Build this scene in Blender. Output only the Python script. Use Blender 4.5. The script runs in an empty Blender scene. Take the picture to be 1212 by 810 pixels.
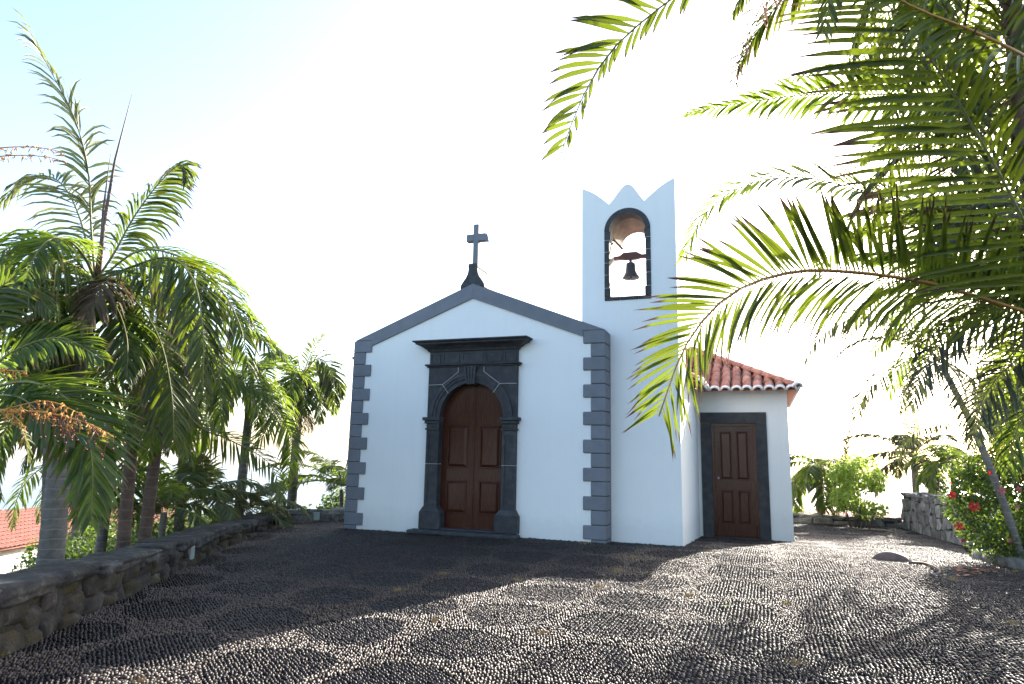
import bpy, math, random
import numpy as np
from mathutils import Vector, Matrix

# ---------------------------------------------------------------- camera
F_PX, YAW, PITCH, ROLL = 790.19, -.3544, .1709, .0197
CAM = np.array([7.9256, -11.919, 1.6535])
_cy, _sy = math.cos(YAW), math.sin(YAW)
FWD = np.array([_sy*math.cos(PITCH), _cy*math.cos(PITCH), math.sin(PITCH)])
_r = np.array([_cy, -_sy, 0.0]); _u = np.cross(_r, FWD)
RGT = math.cos(ROLL)*_r + math.sin(ROLL)*_u
UPV = -math.sin(ROLL)*_r + math.cos(ROLL)*_u
sc = bpy.context.scene
col = sc.collection
cam_d = bpy.data.cameras.new("camera"); cam = bpy.data.objects.new("camera", cam_d); col.objects.link(cam)
cam_d.sensor_fit = 'HORIZONTAL'; cam_d.sensor_width = 36; cam_d.lens = 36*F_PX/1212
cam_d.clip_start = .05; cam_d.clip_end = 60000
M = Matrix.Identity(4)
for i in range(3):
    M[i][0] = RGT[i]; M[i][1] = UPV[i]; M[i][2] = -FWD[i]; M[i][3] = CAM[i]
cam.matrix_world = M
sc.camera = cam

# ---------------------------------------------------------------- light
SUN_EL, SUN_AZ = math.radians(24.0), math.radians(19.3)      # azimuth from +Y towards +X
w = bpy.data.worlds.new("World"); sc.world = w; w.use_nodes = True
nt = w.node_tree
bg = nt.nodes["Background"]
sky = nt.nodes.new("ShaderNodeTexSky"); sky.sky_type = 'NISHITA'; sky.sun_disc = False
sky.sun_elevation = SUN_EL; sky.sun_rotation = SUN_AZ
sky.air_density = 1.0; sky.dust_density = 2.0; sky.ozone_density = 1.1; sky.altitude = 60
nt.links.new(sky.outputs[0], bg.inputs[0]); bg.inputs[1].default_value = 0.15
sun_d = bpy.data.lights.new("sun", 'SUN'); sun_d.energy = 5.0; sun_d.angle = math.radians(.5)
sun_d.color = (1, .93, .82)
sun = bpy.data.objects.new("sun", sun_d); col.objects.link(sun)
SUN = Vector((math.cos(SUN_EL)*math.sin(SUN_AZ), math.cos(SUN_EL)*math.cos(SUN_AZ), math.sin(SUN_EL)))
sun.rotation_euler = SUN.to_track_quat('Z', 'Y').to_euler()
sun.location = (12, 20, 15)
sc.view_settings.view_transform = 'Standard'; sc.view_settings.look = 'None'
sc.view_settings.exposure = 1.87; sc.view_settings.gamma = 1
sc.render.engine = 'CYCLES'
sc.cycles.max_bounces = 8; sc.cycles.transparent_max_bounces = 8

# ---------------------------------------------------------------- helpers
R = random.Random(11)
NP = np.random.default_rng(5)

def at(px, py, depth):
    """the point of the place that lies `depth` metres in front of the camera in that direction"""
    return CAM + (FWD + RGT*(px-606)/F_PX - UPV*(py-405)/F_PX)*depth

ORG = {}
def tag(o, label=None, cat=None, group=None, kind=None):
    if label: o['label'] = label
    if cat: o['category'] = cat
    if group: o['group'] = group
    if kind: o['kind'] = kind
    return o

def empty(name, loc, label, cat, group=None):
    o = bpy.data.objects.new(name, None); col.objects.link(o)
    o.location = Vector(loc); o.empty_display_size = .2
    ORG[o.name] = Vector(loc)
    return tag(o, label, cat, group)

class MB:
    def __init__(self): self.v = []; self.f = []; self.m = []
    def add(self, vs, fs, mi=0):
        b = len(self.v); self.v += [tuple(p) for p in vs]
        self.f += [tuple(i+b for i in f) for f in fs]; self.m += [mi]*len(fs); return self
    def box(self, a, b, mi=0, bev=0):
        x0, y0, z0 = a; x1, y1, z1 = b
        if bev:
            return self.bbox(a, b, bev, mi)
        return self.add([(x0,y0,z0),(x1,y0,z0),(x1,y1,z0),(x0,y1,z0),(x0,y0,z1),(x1,y0,z1),(x1,y1,z1),(x0,y1,z1)],
                        [(0,3,2,1),(4,5,6,7),(0,1,5,4),(1,2,6,5),(2,3,7,6),(3,0,4,7)], mi)
    def bbox(self, a, b, e, mi=0):
        """box with chamfered edges: 24 vertices"""
        a = np.array(a, float); b = np.array(b, float); vs = []; idx = {}
        for ax in range(3):
            for cx in (0,1):
                for cyy in (0,1):
                    for cz in (0,1):
                        c = (cx,cyy,cz); p = [0,0,0]
                        for k in range(3):
                            base = a[k] if c[k] == 0 else b[k]
                            p[k] = base if k == ax else base + (e if c[k] == 0 else -e)
                        idx[(ax,c)] = len(vs); vs.append(p)
        fs = []
        for ax in range(3):
            o1, o2 = [k for k in range(3) if k != ax]
            for s in (0,1):
                q = []
                for u1, u2 in ((0,0),(1,0),(1,1),(0,1)):
                    c = [0,0,0]; c[ax] = s; c[o1] = u1; c[o2] = u2; q.append(idx[(ax,tuple(c))])
                fs.append(q)
        for ax in range(3):       # edges along ax
            o1, o2 = [k for k in range(3) if k != ax]
            for s1 in (0,1):
                for s2 in (0,1):
                    c0 = [0,0,0]; c0[o1] = s1; c0[o2] = s2; c1 = list(c0); c1[ax] = 1
                    c0 = tuple(c0); c1 = tuple(c1)
                    fs.append([idx[(o1,c0)], idx[(o1,c1)], idx[(o2,c1)], idx[(o2,c0)]])
        for cx in (0,1):
            for cyy in (0,1):
                for cz in (0,1):
                    c = (cx,cyy,cz); fs.append([idx[(0,c)], idx[(1,c)], idx[(2,c)]])
        cen = (a+b)/2; out = []
        for f in fs:
            P = [np.array(vs[i]) for i in f]; n = np.cross(P[1]-P[0], P[2]-P[0])
            out.append(f if n.dot(sum(P)/len(P)-cen) > 0 else f[::-1])
        return self.add(vs, out, mi)
    def prism(self, pts, y0, y1, mi=0):
        """outline in x,z extruded along y"""
        n = len(pts)
        A = sum(pts[i][0]*pts[(i+1)%n][1]-pts[(i+1)%n][0]*pts[i][1] for i in range(n))
        if A < 0: pts = pts[::-1]
        vs = [(x,y0,z) for x,z in pts]+[(x,y1,z) for x,z in pts]
        fs = [tuple(range(n)), tuple(range(2*n-1, n-1, -1))]
        fs += [(i, i+n, (i+1)%n+n, (i+1)%n) for i in range(n)]
        return self.add(vs, fs, mi)
    def tube(self, pts, rad, n=8, mi=0, cap=True):
        pts = [np.array(p, float) for p in pts]; k = len(pts)
        if not hasattr(rad, '__len__'): rad = [rad]*k
        vs = []
        ref = None
        for i in range(k):
            t = pts[min(i+1,k-1)]-pts[max(i-1,0)]; t = t/(np.linalg.norm(t)+1e-9)
            if ref is None:
                ref = np.array([0,0,1.]) if abs(t[2]) < .9 else np.array([1.,0,0])
            a = ref-t*ref.dot(t); a /= np.linalg.norm(a)+1e-9; ref = a; b = np.cross(t, a)
            for j in range(n):
                th = 2*math.pi*j/n; vs.append(pts[i]+(a*math.cos(th)+b*math.sin(th))*rad[i])
        fs = []
        for i in range(k-1):
            for j in range(n):
                fs.append((i*n+j, i*n+(j+1)%n, (i+1)*n+(j+1)%n, (i+1)*n+j))
        if cap:
            fs.append(tuple(range(n-1,-1,-1))); fs.append(tuple((k-1)*n+j for j in range(n)))
        return self.add(vs, fs, mi)
    def lathe(self, prof, c, n=16, mi=0):
        vs = []; k = len(prof)
        for r, z in prof:
            for j in range(n):
                th = 2*math.pi*j/n; vs.append((c[0]+r*math.cos(th), c[1]+r*math.sin(th), c[2]+z))
        fs = [(i*n+j, i*n+(j+1)%n, (i+1)*n+(j+1)%n, (i+1)*n+j) for i in range(k-1) for j in range(n)]
        return self.add(vs, fs, mi)

def mesh_of(mb, mats, smooth=False, org=(0,0,0), name='mesh', attr=None):
    me = bpy.data.meshes.new(name)
    vs = np.array(mb.v, dtype=float)-np.array(org)
    me.from_pydata(vs.tolist(), [], mb.f)
    for m in (mats if isinstance(mats, (list,tuple)) else [mats]): me.materials.append(m)
    if any(mb.m): me.polygons.foreach_set('material_index', mb.m)
    if smooth: me.polygons.foreach_set('use_smooth', [True]*len(me.polygons))
    if attr is not None:
        ca = me.color_attributes.new('leaf', 'FLOAT_COLOR', 'POINT'); ca.data.foreach_set('color', np.asarray(attr, dtype=np.float32).ravel())
    me.update()
    return me

def obj(name, mb, mats, parent=None, smooth=False, label=None, cat=None, group=None, kind=None, attr=None, loc=None):
    """one mesh object; vertices are given in world metres"""
    org = ORG[parent.name] if parent is not None else Vector((0,0,0))
    if loc is not None: pos = Vector(loc)
    elif parent is None:
        a = np.array(mb.v); pos = Vector(((a[:,0].min()+a[:,0].max())/2, (a[:,1].min()+a[:,1].max())/2, a[:,2].min()))
    else: pos = org
    o = bpy.data.objects.new(name, mesh_of(mb, mats, smooth, pos, name, attr)); col.objects.link(o)
    if parent is not None: o.parent = parent
    o.location = pos-org
    ORG[o.name] = pos
    return tag(o, label, cat, group, kind)

def inst(name, me, parent, loc, rot=(0,0,0), scale=(1,1,1), mat=None):
    """another piece that shares mesh data"""
    o = bpy.data.objects.new(name, me); col.objects.link(o)
    o.parent = parent; o.location = Vector(loc)-ORG[parent.name]; o.rotation_euler = rot; o.scale = scale
    ORG[o.name] = Vector(loc)
    return o

# ---------------------------------------------------------------- materials
def new_mat(name):
    m = bpy.data.materials.new(name); m.use_nodes = True
    n = m.node_tree; return m, n, n.nodes['Principled BSDF'], n.links

def noise(n, scale, detail=4, rough=.6, vec=None, dist=0):
    t = n.nodes.new('ShaderNodeTexNoise'); t.inputs['Scale'].default_value = scale
    t.inputs['Detail'].default_value = detail; t.inputs['Roughness'].default_value = rough
    t.inputs['Distortion'].default_value = dist
    if vec is not None: n.links.new(vec, t.inputs['Vector'])
    return t
def ramp(n, fac, stops):
    r = n.nodes.new('ShaderNodeValToRGB'); e = r.color_ramp.elements
    while len(e) < len(stops): e.new(.5)
    for el, (p, c) in zip(e, stops): el.position = p; el.color = (*c, 1) if len(c) == 3 else c
    n.links.new(fac, r.inputs[0]); return r
def geo_pos(n):
    g = n.nodes.new('ShaderNodeNewGeometry'); return g.outputs['Position']
def objrand(n):
    return n.nodes.new('ShaderNodeObjectInfo').outputs['Random']
def mixc(n, fac, a, b, mode='MIX'):
    x = n.nodes.new('ShaderNodeMix'); x.data_type = 'RGBA'; x.blend_type = mode
    for s, val in ((0, fac), (6, a), (7, b)):
        if hasattr(val, 'links'): n.links.new(val, x.inputs[s])
        elif s == 0: x.inputs[0].default_value = val
        else: x.inputs[s].default_value = (*val, 1)
    return x.outputs[2]
def bump(n, h, strength, dist, bs):
    b = n.nodes.new('ShaderNodeBump'); b.inputs['Strength'].default_value = strength; b.inputs['Distance'].default_value = dist
    n.links.new(h, b.inputs['Height']); n.links.new(b.outputs[0], bs.inputs['Normal']); return b

def rough_mat(name, stops, scale=6, bscale=60, bstr=.4, bdist=.01, rough=.85, spec=.3, rnd=0, stain=None):
    m, n, bs, L = new_mat(name); P = geo_pos(n)
    t = noise(n, scale, 6, .65, P); c = ramp(n, t.outputs[0], stops).outputs[0]
    if stain:
        s = noise(n, stain[0], 5, .7, P); f = ramp(n, s.outputs[0], [(stain[1],(0,0,0)),(stain[1]+.12,(1,1,1))]).outputs[0]
        c = mixc(n, f, c, stain[2])
    if rnd:
        mr = n.nodes.new('ShaderNodeMapRange'); mr.inputs[3].default_value = 1-rnd; mr.inputs[4].default_value = 1+rnd
        L.new(objrand(n), mr.inputs[0])
        hv = n.nodes.new('ShaderNodeHueSaturation'); L.new(c, hv.inputs['Color']); L.new(mr.outputs[0], hv.inputs['Value']); c = hv.outputs[0]
    L.new(c, bs.inputs['Base Color'])
    bs.inputs['Roughness'].default_value = rough; bs.inputs['Specular IOR Level'].default_value = spec
    bump(n, noise(n, bscale, 5, .7, P).outputs[0], bstr, bdist, bs)
    return m

m_plaster = rough_mat('white_plaster', [(.3,(.79,.80,.80)),(.7,(.83,.83,.82))], 1.3, 45, .18, .006, .9, .2)
def plaster_marks(m):
    n = m.node_tree; bs = n.nodes['Principled BSDF']; src = bs.inputs['Base Color'].links[0].from_socket; P = geo_pos(n)
    mp = n.nodes.new('ShaderNodeMapping'); mp.inputs['Scale'].default_value = (5, 5, .35); n.links.new(P, mp.inputs[0])
    st = ramp(n, noise(n, 1.6, 6, .7, mp.outputs[0]).outputs[0], [(.50,(0,0,0)),(.85,(.16,.16,.16))]).outputs[0]
    c = mixc(n, st, src, (.55,.55,.53))
    sp_ = n.nodes.new('ShaderNodeSeparateXYZ'); n.links.new(P, sp_.inputs[0])
    ad = n.nodes.new('ShaderNodeMath'); ad.operation = 'MULTIPLY_ADD'; n.links.new(noise(n, 9, 6, .8, P).outputs[0], ad.inputs[0]); ad.inputs[1].default_value = -.75; n.links.new(sp_.outputs[2], ad.inputs[2])
    ft = ramp(n, ad.outputs[0], [(.0,(.16,.16,.16)),(.30,(0,0,0))]).outputs[0]
    n.links.new(mixc(n, ft, c, (.42,.39,.35)), bs.inputs['Base Color'])
plaster_marks(m_plaster)
m_quoin = rough_mat('grey_painted_stone', [(.3,(.150,.160,.187)),(.7,(.187,.197,.226))], 4, 70, .25, .004, .8, .3, .06)
m_basalt = rough_mat('dark_basalt', [(.25,(.019,.020,.024)),(.5,(.035,.037,.043)),(.75,(.062,.065,.072))], 7, 90, .35, .006, .7, .4, .18,
                     stain=(9, .66, (.14,.15,.15)))
m_joint = rough_mat('pale_joint_mortar', [(.3,(.3,.3,.29)),(.7,(.42,.42,.40))], 20, 60, .3, .003)
m_tile = rough_mat('terracotta', [(.2,(.32,.13,.09)),(.5,(.48,.21,.145)),(.8,(.54,.30,.22))], 5, 50, .3, .006, .8, .25, .25,
                   stain=(14, .60, (.20,.15,.12)))
m_tile_end = rough_mat('white_limed_tile_end', [(.3,(.78,.77,.75)),(.7,(.82,.82,.8))], 8, 60, .3, .004)
m_mortar = rough_mat('dark_ground_mortar', [(.3,(.006,.006,.006)),(.7,(.016,.015,.014))], 8, 120, .5, .01, .95, .1)
m_pebA = rough_mat('basalt_pebble', [(.3,(.030,.030,.032)),(.7,(.085,.08,.078))], 40, 200, .2, .002, .55, .5)
m_iron = rough_mat('dark_bronze', [(.3,(.035,.032,.035)),(.7,(.07,.065,.065))], 10, 80, .2, .003, .55, .5)
m_yoke = rough_mat('red_brown_painted_iron', [(.3,(.09,.035,.03)),(.7,(.14,.05,.045))], 10, 80, .2, .003, .6, .4)
m_glass = rough_mat('pale_lamp_glass', [(.3,(.25,.33,.3)),(.7,(.35,.42,.4))], 10, 80, .1, .001, .2, .5)
m_metal = rough_mat('dull_metal', [(.3,(.25,.25,.24)),(.7,(.35,.34,.33))], 10, 80, .1, .001, .35, .5)
m_earth = rough_mat('dry_earth', [(.3,(.07,.05,.035)),(.7,(.14,.10,.07))], 1.2, 20, .6, .05)
m_trunk_g = None

def wood_mat():
    m, n, bs, L = new_mat('varnished_dark_wood')
    P = geo_pos(n); mp = n.nodes.new('ShaderNodeMapping'); mp.inputs['Scale'].default_value = (22, 22, 1.6); L.new(P, mp.inputs[0])
    t = noise(n, 3, 6, .6, mp.outputs[0], .6)
    c = ramp(n, t.outputs[0], [(.3,(.030,.0075,.004)),(.55,(.062,.017,.008)),(.8,(.10,.030,.014))]).outputs[0]
    L.new(c, bs.inputs['Base Color']); bs.inputs['Roughness'].default_value = .24
    bs.inputs['Specular IOR Level'].default_value = .27
    bump(n, t.outputs[0], .12, .003, bs)
    return m
m_wood = wood_mat()

def lichen_stone(name, rnd=.2, moss=(.10,.075,.02), base=((.035,.032,.03),(.12,.11,.105),(.30,.29,.27)), mossat=.50):
    m, n, bs, L = new_mat(name); P = geo_pos(n)
    t = noise(n, 5, 8, .7, P); c = ramp(n, t.outputs[0], [(.3,base[0]),(.52,base[1]),(.75,base[2])]).outputs[0]
    s = noise(n, 2.2, 6, .7, P, 1.0); f = ramp(n, s.outputs[0], [(mossat,(0,0,0)),(mossat+.1,(1,1,1))]).outputs[0]
    c = mixc(n, f, c, moss)
    s2 = noise(n, 9, 7, .8, P); f2 = ramp(n, s2.outputs[0], [(.60,(0,0,0)),(.75,(.8,.8,.8))]).outputs[0]
    c = mixc(n, f2, c, (.22,.22,.20))
    mr = n.nodes.new('ShaderNodeMapRange'); mr.inputs[3].default_value = 1-rnd; mr.inputs[4].default_value = 1+rnd
    L.new(objrand(n), mr.inputs[0])
    hv = n.nodes.new('ShaderNodeHueSaturation'); L.new(c, hv.inputs['Color']); L.new(mr.outputs[0], hv.inputs['Value'])
    L.new(hv.outputs[0], bs.inputs['Base Color']); bs.inputs['Roughness'].default_value = .9
    bs.inputs['Specular IOR Level'].default_value = .2
    a = noise(n, 28, 8, .75, P)
    bump(n, a.outputs[0], .8, .03, bs)
    return m
m_wallstone = lichen_stone('mossy_dark_stone', .25, (.040,.032,.014), ((.014,.013,.012),(.045,.040,.036),(.12,.115,.105)), .47)
m_capstone = lichen_stone('weathered_cap_stone', .2, (.06,.055,.04), ((.016,.016,.017),(.045,.045,.045),(.15,.145,.14)), .54)
m_greystone = lichen_stone('grey_rubble_stone', .3, (.17,.16,.14), ((.08,.08,.076),(.20,.195,.185),(.34,.33,.31)), .55)
m_wallmortar = lichen_stone('rubble_mortar', .05, (.03,.027,.02), ((.02,.02,.02),(.04,.038,.035),(.08,.075,.07)), .5)

def leaf_mat(name, dark, light, trans, tip=(.16,.10,.04), tf=.5, rough=.38, tipat=.9, spec=.5):
    m, n, bs, L = new_mat(name)
    at_ = n.nodes.new('ShaderNodeAttribute'); at_.attribute_name = 'leaf'
    sep = n.nodes.new('ShaderNodeSeparateColor'); L.new(at_.outputs['Color'], sep.inputs[0])
    P = geo_pos(n); t = noise(n, 3.0, 3, .6, P)
    ad = n.nodes.new('ShaderNodeMath'); ad.operation = 'MULTIPLY_ADD'
    L.new(t.outputs[0], ad.inputs[0]); ad.inputs[1].default_value = .8; L.new(sep.outputs[1], ad.inputs[2])
    hf = n.nodes.new('ShaderNodeMath'); hf.operation = 'MULTIPLY'; L.new(ad.outputs[0], hf.inputs[0]); hf.inputs[1].default_value = .6
    c = ramp(n, hf.outputs[0], [(.25,dark),(.75,light)]).outputs[0]
    ct = ramp(n, hf.outputs[0], [(.25,tuple(x*.6 for x in trans)),(.75,trans)]).outputs[0]
    ft = n.nodes.new('ShaderNodeMath'); ft.operation = 'MULTIPLY_ADD'; L.new(sep.outputs[1], ft.inputs[0]); ft.inputs[1].default_value = .14
    L.new(sep.outputs[0], ft.inputs[2])
    f = ramp(n, ft.outputs[0], [(tipat,(0,0,0)),(min(1,tipat+.08),(1,1,1))]).outputs[0]
    c = mixc(n, f, c, tip); ct = mixc(n, f, ct, tip)
    L.new(c, bs.inputs['Base Color']); bs.inputs['Roughness'].default_value = rough; bs.inputs['Specular IOR Level'].default_value = spec
    tr = n.nodes.new('ShaderNodeBsdfTranslucent'); L.new(ct, tr.inputs[0])
    mx = n.nodes.new('ShaderNodeMixShader'); mx.inputs[0].default_value = tf
    L.new(bs.outputs[0], mx.inputs[1]); L.new(tr.outputs[0], mx.inputs[2])
    L.new(mx.outputs[0], n.nodes['Material Output'].inputs['Surface'])
    return m
m_leaf = leaf_mat('palm_leaf', (.028,.055,.018), (.07,.11,.025), (.27,.38,.03))
m_leaf_near = leaf_mat('near_palm_leaf', (.030,.052,.014), (.08,.105,.02), (.21,.27,.014), (.07,.04,.025), .46, tipat=.84)
m_leaf_pale = leaf_mat('pale_palm_leaf', (.06,.085,.04), (.13,.15,.06), (.28,.32,.08), tf=.4)
m_leaf_dull = leaf_mat('dull_grey_palm_leaf', (.035,.045,.025), (.07,.075,.035), (.12,.14,.04), (.12,.09,.06), .35)
m_dry = leaf_mat('dry_palm_leaf', (.10,.075,.05), (.20,.15,.10), (.22,.16,.09), (.2,.15,.1), .3, .7, spec=.2)
m_bushleaf = leaf_mat('hibiscus_leaf', (.022,.05,.014), (.06,.10,.02), (.22,.34,.03), (.06,.10,.02), .42, .3, 2)
m_shrubleaf = leaf_mat('light_green_shrub_leaf', (.13,.22,.03), (.26,.36,.06), (.55,.68,.12), (.2,.3,.05), .5, .4, 2)
m_rachis = rough_mat('palm_rachis_green', [(.3,(.10,.12,.03)),(.7,(.20,.17,.05))], 8, 60, .2, .003, .5, .4)
m_rachis_or = rough_mat('palm_rachis_orange', [(.3,(.28,.13,.03)),(.7,(.42,.22,.05))], 8, 60, .2, .003, .5, .4)
m_stalk_or = rough_mat('orange_flower_stalk', [(.3,(.38,.16,.03)),(.7,(.55,.30,.07))], 30, 60, .3, .003, .6, .3)
m_berry = rough_mat('red_berry', [(.3,(.10,.015,.010)),(.7,(.20,.035,.02))], 30, 60, .1, .003, .4, .5)
m_red = leaf_mat('red_petal', (.38,.008,.012), (.50,.02,.02), (.5,.01,.012), (.6,.04,.04), .4, .5, 2)
m_pink = leaf_mat('pink_petal', (.42,.10,.12), (.5,.16,.17), (.45,.1,.1), (.6,.2,.2), .4, .5, 2)
m_fallen = leaf_mat('fallen_red_leaf', (.28,.06,.03), (.42,.14,.06), (.35,.10,.04), (.3,.1,.05), .25, .6, 2)
m_spathe = rough_mat('dry_spathe', [(.3,(.11,.065,.055)),(.7,(.20,.13,.11))], 12, 60, .3, .004, .6, .3)
m_twig = rough_mat('bark_twig', [(.3,(.05,.04,.03)),(.7,(.12,.10,.08))], 20, 80, .4, .005)

def trunk_mat(name, a, b, ring=9.0):
    m, n, bs, L = new_mat(name); P = geo_pos(n)
    t = noise(n, 7, 6, .7, P)
    sp = n.nodes.new('ShaderNodeSeparateXYZ'); L.new(P, sp.inputs[0])
    w_ = n.nodes.new('ShaderNodeMath'); w_.operation = 'MULTIPLY_ADD'; L.new(t.outputs[0], w_.inputs[0]); w_.inputs[1].default_value = .05; L.new(sp.outputs[2], w_.inputs[2])
    fr = n.nodes.new('ShaderNodeMath'); fr.operation = 'MULTIPLY'; L.new(w_.outputs[0], fr.inputs[0]); fr.inputs[1].default_value = ring
    ff = n.nodes.new('ShaderNodeMath'); ff.operation = 'FRACT'; L.new(fr.outputs[0], ff.inputs[0])
    rg = ramp(n, ff.outputs[0], [(.0,(0,0,0)),(.12,(1,1,1)),(.9,(1,1,1)),(1,(0,0,0))]).outputs[0]
    c = ramp(n, t.outputs[0], [(.3,a),(.7,b)]).outputs[0]
    dk = mixc(n, rg, tuple(min(1,x*1.12) for x in b), c)
    L.new(dk, bs.inputs['Base Color']); bs.inputs['Roughness'].default_value = .85
    bump(n, rg, .5, .012, bs)
    return m
m_trunk = trunk_mat('ringed_grey_trunk', (.07,.062,.055), (.17,.155,.14))
m_trunk_br = trunk_mat('brown_palm_trunk', (.05,.03,.022), (.12,.075,.055), 7)
m_shaft = rough_mat('green_crownshaft', [(.3,(.08,.10,.04)),(.7,(.16,.18,.08))], 4, 50, .2, .004, .5, .4)

# ---------------------------------------------------------------- ground
def sstep(t): t = np.clip(t, 0, 1); return t*t*(3-2*t)
def gz(x, y):
    """height of the courtyard"""
    x = np.asarray(x, float); y = np.asarray(y, float)
    z = .12+.045*sstep((y+5)/5)
    z = z+.045*sstep((x-1)/4)*sstep((y+4)/4)
    z = z-.26*sstep((y+1.2)/6.6)*sstep((x-3)/3)
    z = z-.04*sstep((y-4)/4)
    return z

WL = [np.array(p) for p in ((3.65,-10.6),(2.55,-8.24),(.92,-5.19),(-.11,-3.26),(-1.75,.30))]   # foot of the left wall
def grid_obj(name, xs, ys, zf, mat, clip=None, **kw):
    X, Y = np.meshgrid(xs, ys); Z = zf(X, Y); mb = MB(); n = len(xs)
    mb.v = list(zip(X.ravel().tolist(), Y.ravel().tolist(), np.asarray(Z).ravel().tolist()))
    for j in range(len(ys)-1):
        for i in range(n-1):
            if clip and not clip((xs[i]+xs[i+1])/2, (ys[j]+ys[j+1])/2): continue
            mb.f.append((j*n+i, j*n+i+1, (j+1)*n+i+1, (j+1)*n+i)); mb.m.append(0)
    return obj(name, mb, mat, None, True, **kw)

def hill(x, y):
    """the slope the courtyard stands on, falling away to the sea"""
    d = np.maximum(np.maximum(np.maximum(-2.2-x, x-12.6), np.maximum(y-11, -18-y)), 0)
    dl = np.where(y < 2, np.maximum((x+.56*y+2.3)*-.87, 0), 0)
    d = np.maximum(d, dl)
    return -.35-.9*sstep(d/3)-.17*np.maximum(d-1, 0)-.0006*np.maximum(d-1, 0)**1.5
def left_of_wall(x, y):
    for a, b in zip(WL[:-1], WL[1:]):
        if min(a[1],b[1]) <= y <= max(a[1],b[1]):
            return x < a[0]+(b[0]-a[0])*(y-a[1])/(b[1]-a[1])-.25
    return x < -1.9 if y > .3 else False
gxs = np.concatenate([np.arange(-2.6, 13.41, .4)]); gys = np.arange(-16, 11.2, .4)
grid_obj('courtyard_ground', gxs, gys, gz, m_mortar, clip=lambda x, y: not left_of_wall(x+.4, y), kind='structure', label='dark mortar bed of the pebbled courtyard')
hx = np.concatenate([-np.geomspace(420, 3, 40), np.linspace(-2.5, 14, 34), 12+np.geomspace(3, 420, 40)])
hy = np.concatenate([-16-np.geomspace(300, 3, 18), np.linspace(-17, 12, 40), 10+np.geomspace(3, 420, 40)])
def hill2(X, Y):
    return hill(X, Y)+.25*np.sin(X*.21+1)*np.cos(Y*.17)*np.clip((np.abs(X-5)+np.abs(Y))/60, 0, 1)*3
m_hill = rough_mat('hillside_scrub', [(.3,(.035,.045,.02)),(.55,(.08,.08,.04)),(.8,(.16,.13,.09))], .8, 6, .8, .2)
grid_obj('hillside', hx, hy, hill2, m_hill, kind='structure', label='scrubby slope below the courtyard')

m_sea, n_, b_, L_ = new_mat('sea_water')
b_.inputs['Base Color'].default_value = (.02,.06,.08,1); b_.inputs['Roughness'].default_value = .28
b_.inputs['Specular IOR Level'].default_value = .6
bump(n_, noise(n_, .05, 6, .7, geo_pos(n_)).outputs[0], .6, 2.0, b_)
mb = MB(); ring = 96
rs = [1, 100, 400, 1200, 3400]
for r_ in rs:
    for k in range(ring):
        a = 2*math.pi*k/ring; mb.v.append((r_*math.cos(a), r_*math.sin(a), -62))
for i in range(len(rs)-1):
    for k in range(ring):
        mb.f.append((i*ring+k, i*ring+(k+1)%ring, (i+1)*ring+(k+1)%ring, (i+1)*ring+k)); mb.m.append(0)
obj('sea', mb, m_sea, kind='structure', label='sea reaching to the horizon below the hill')

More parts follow.
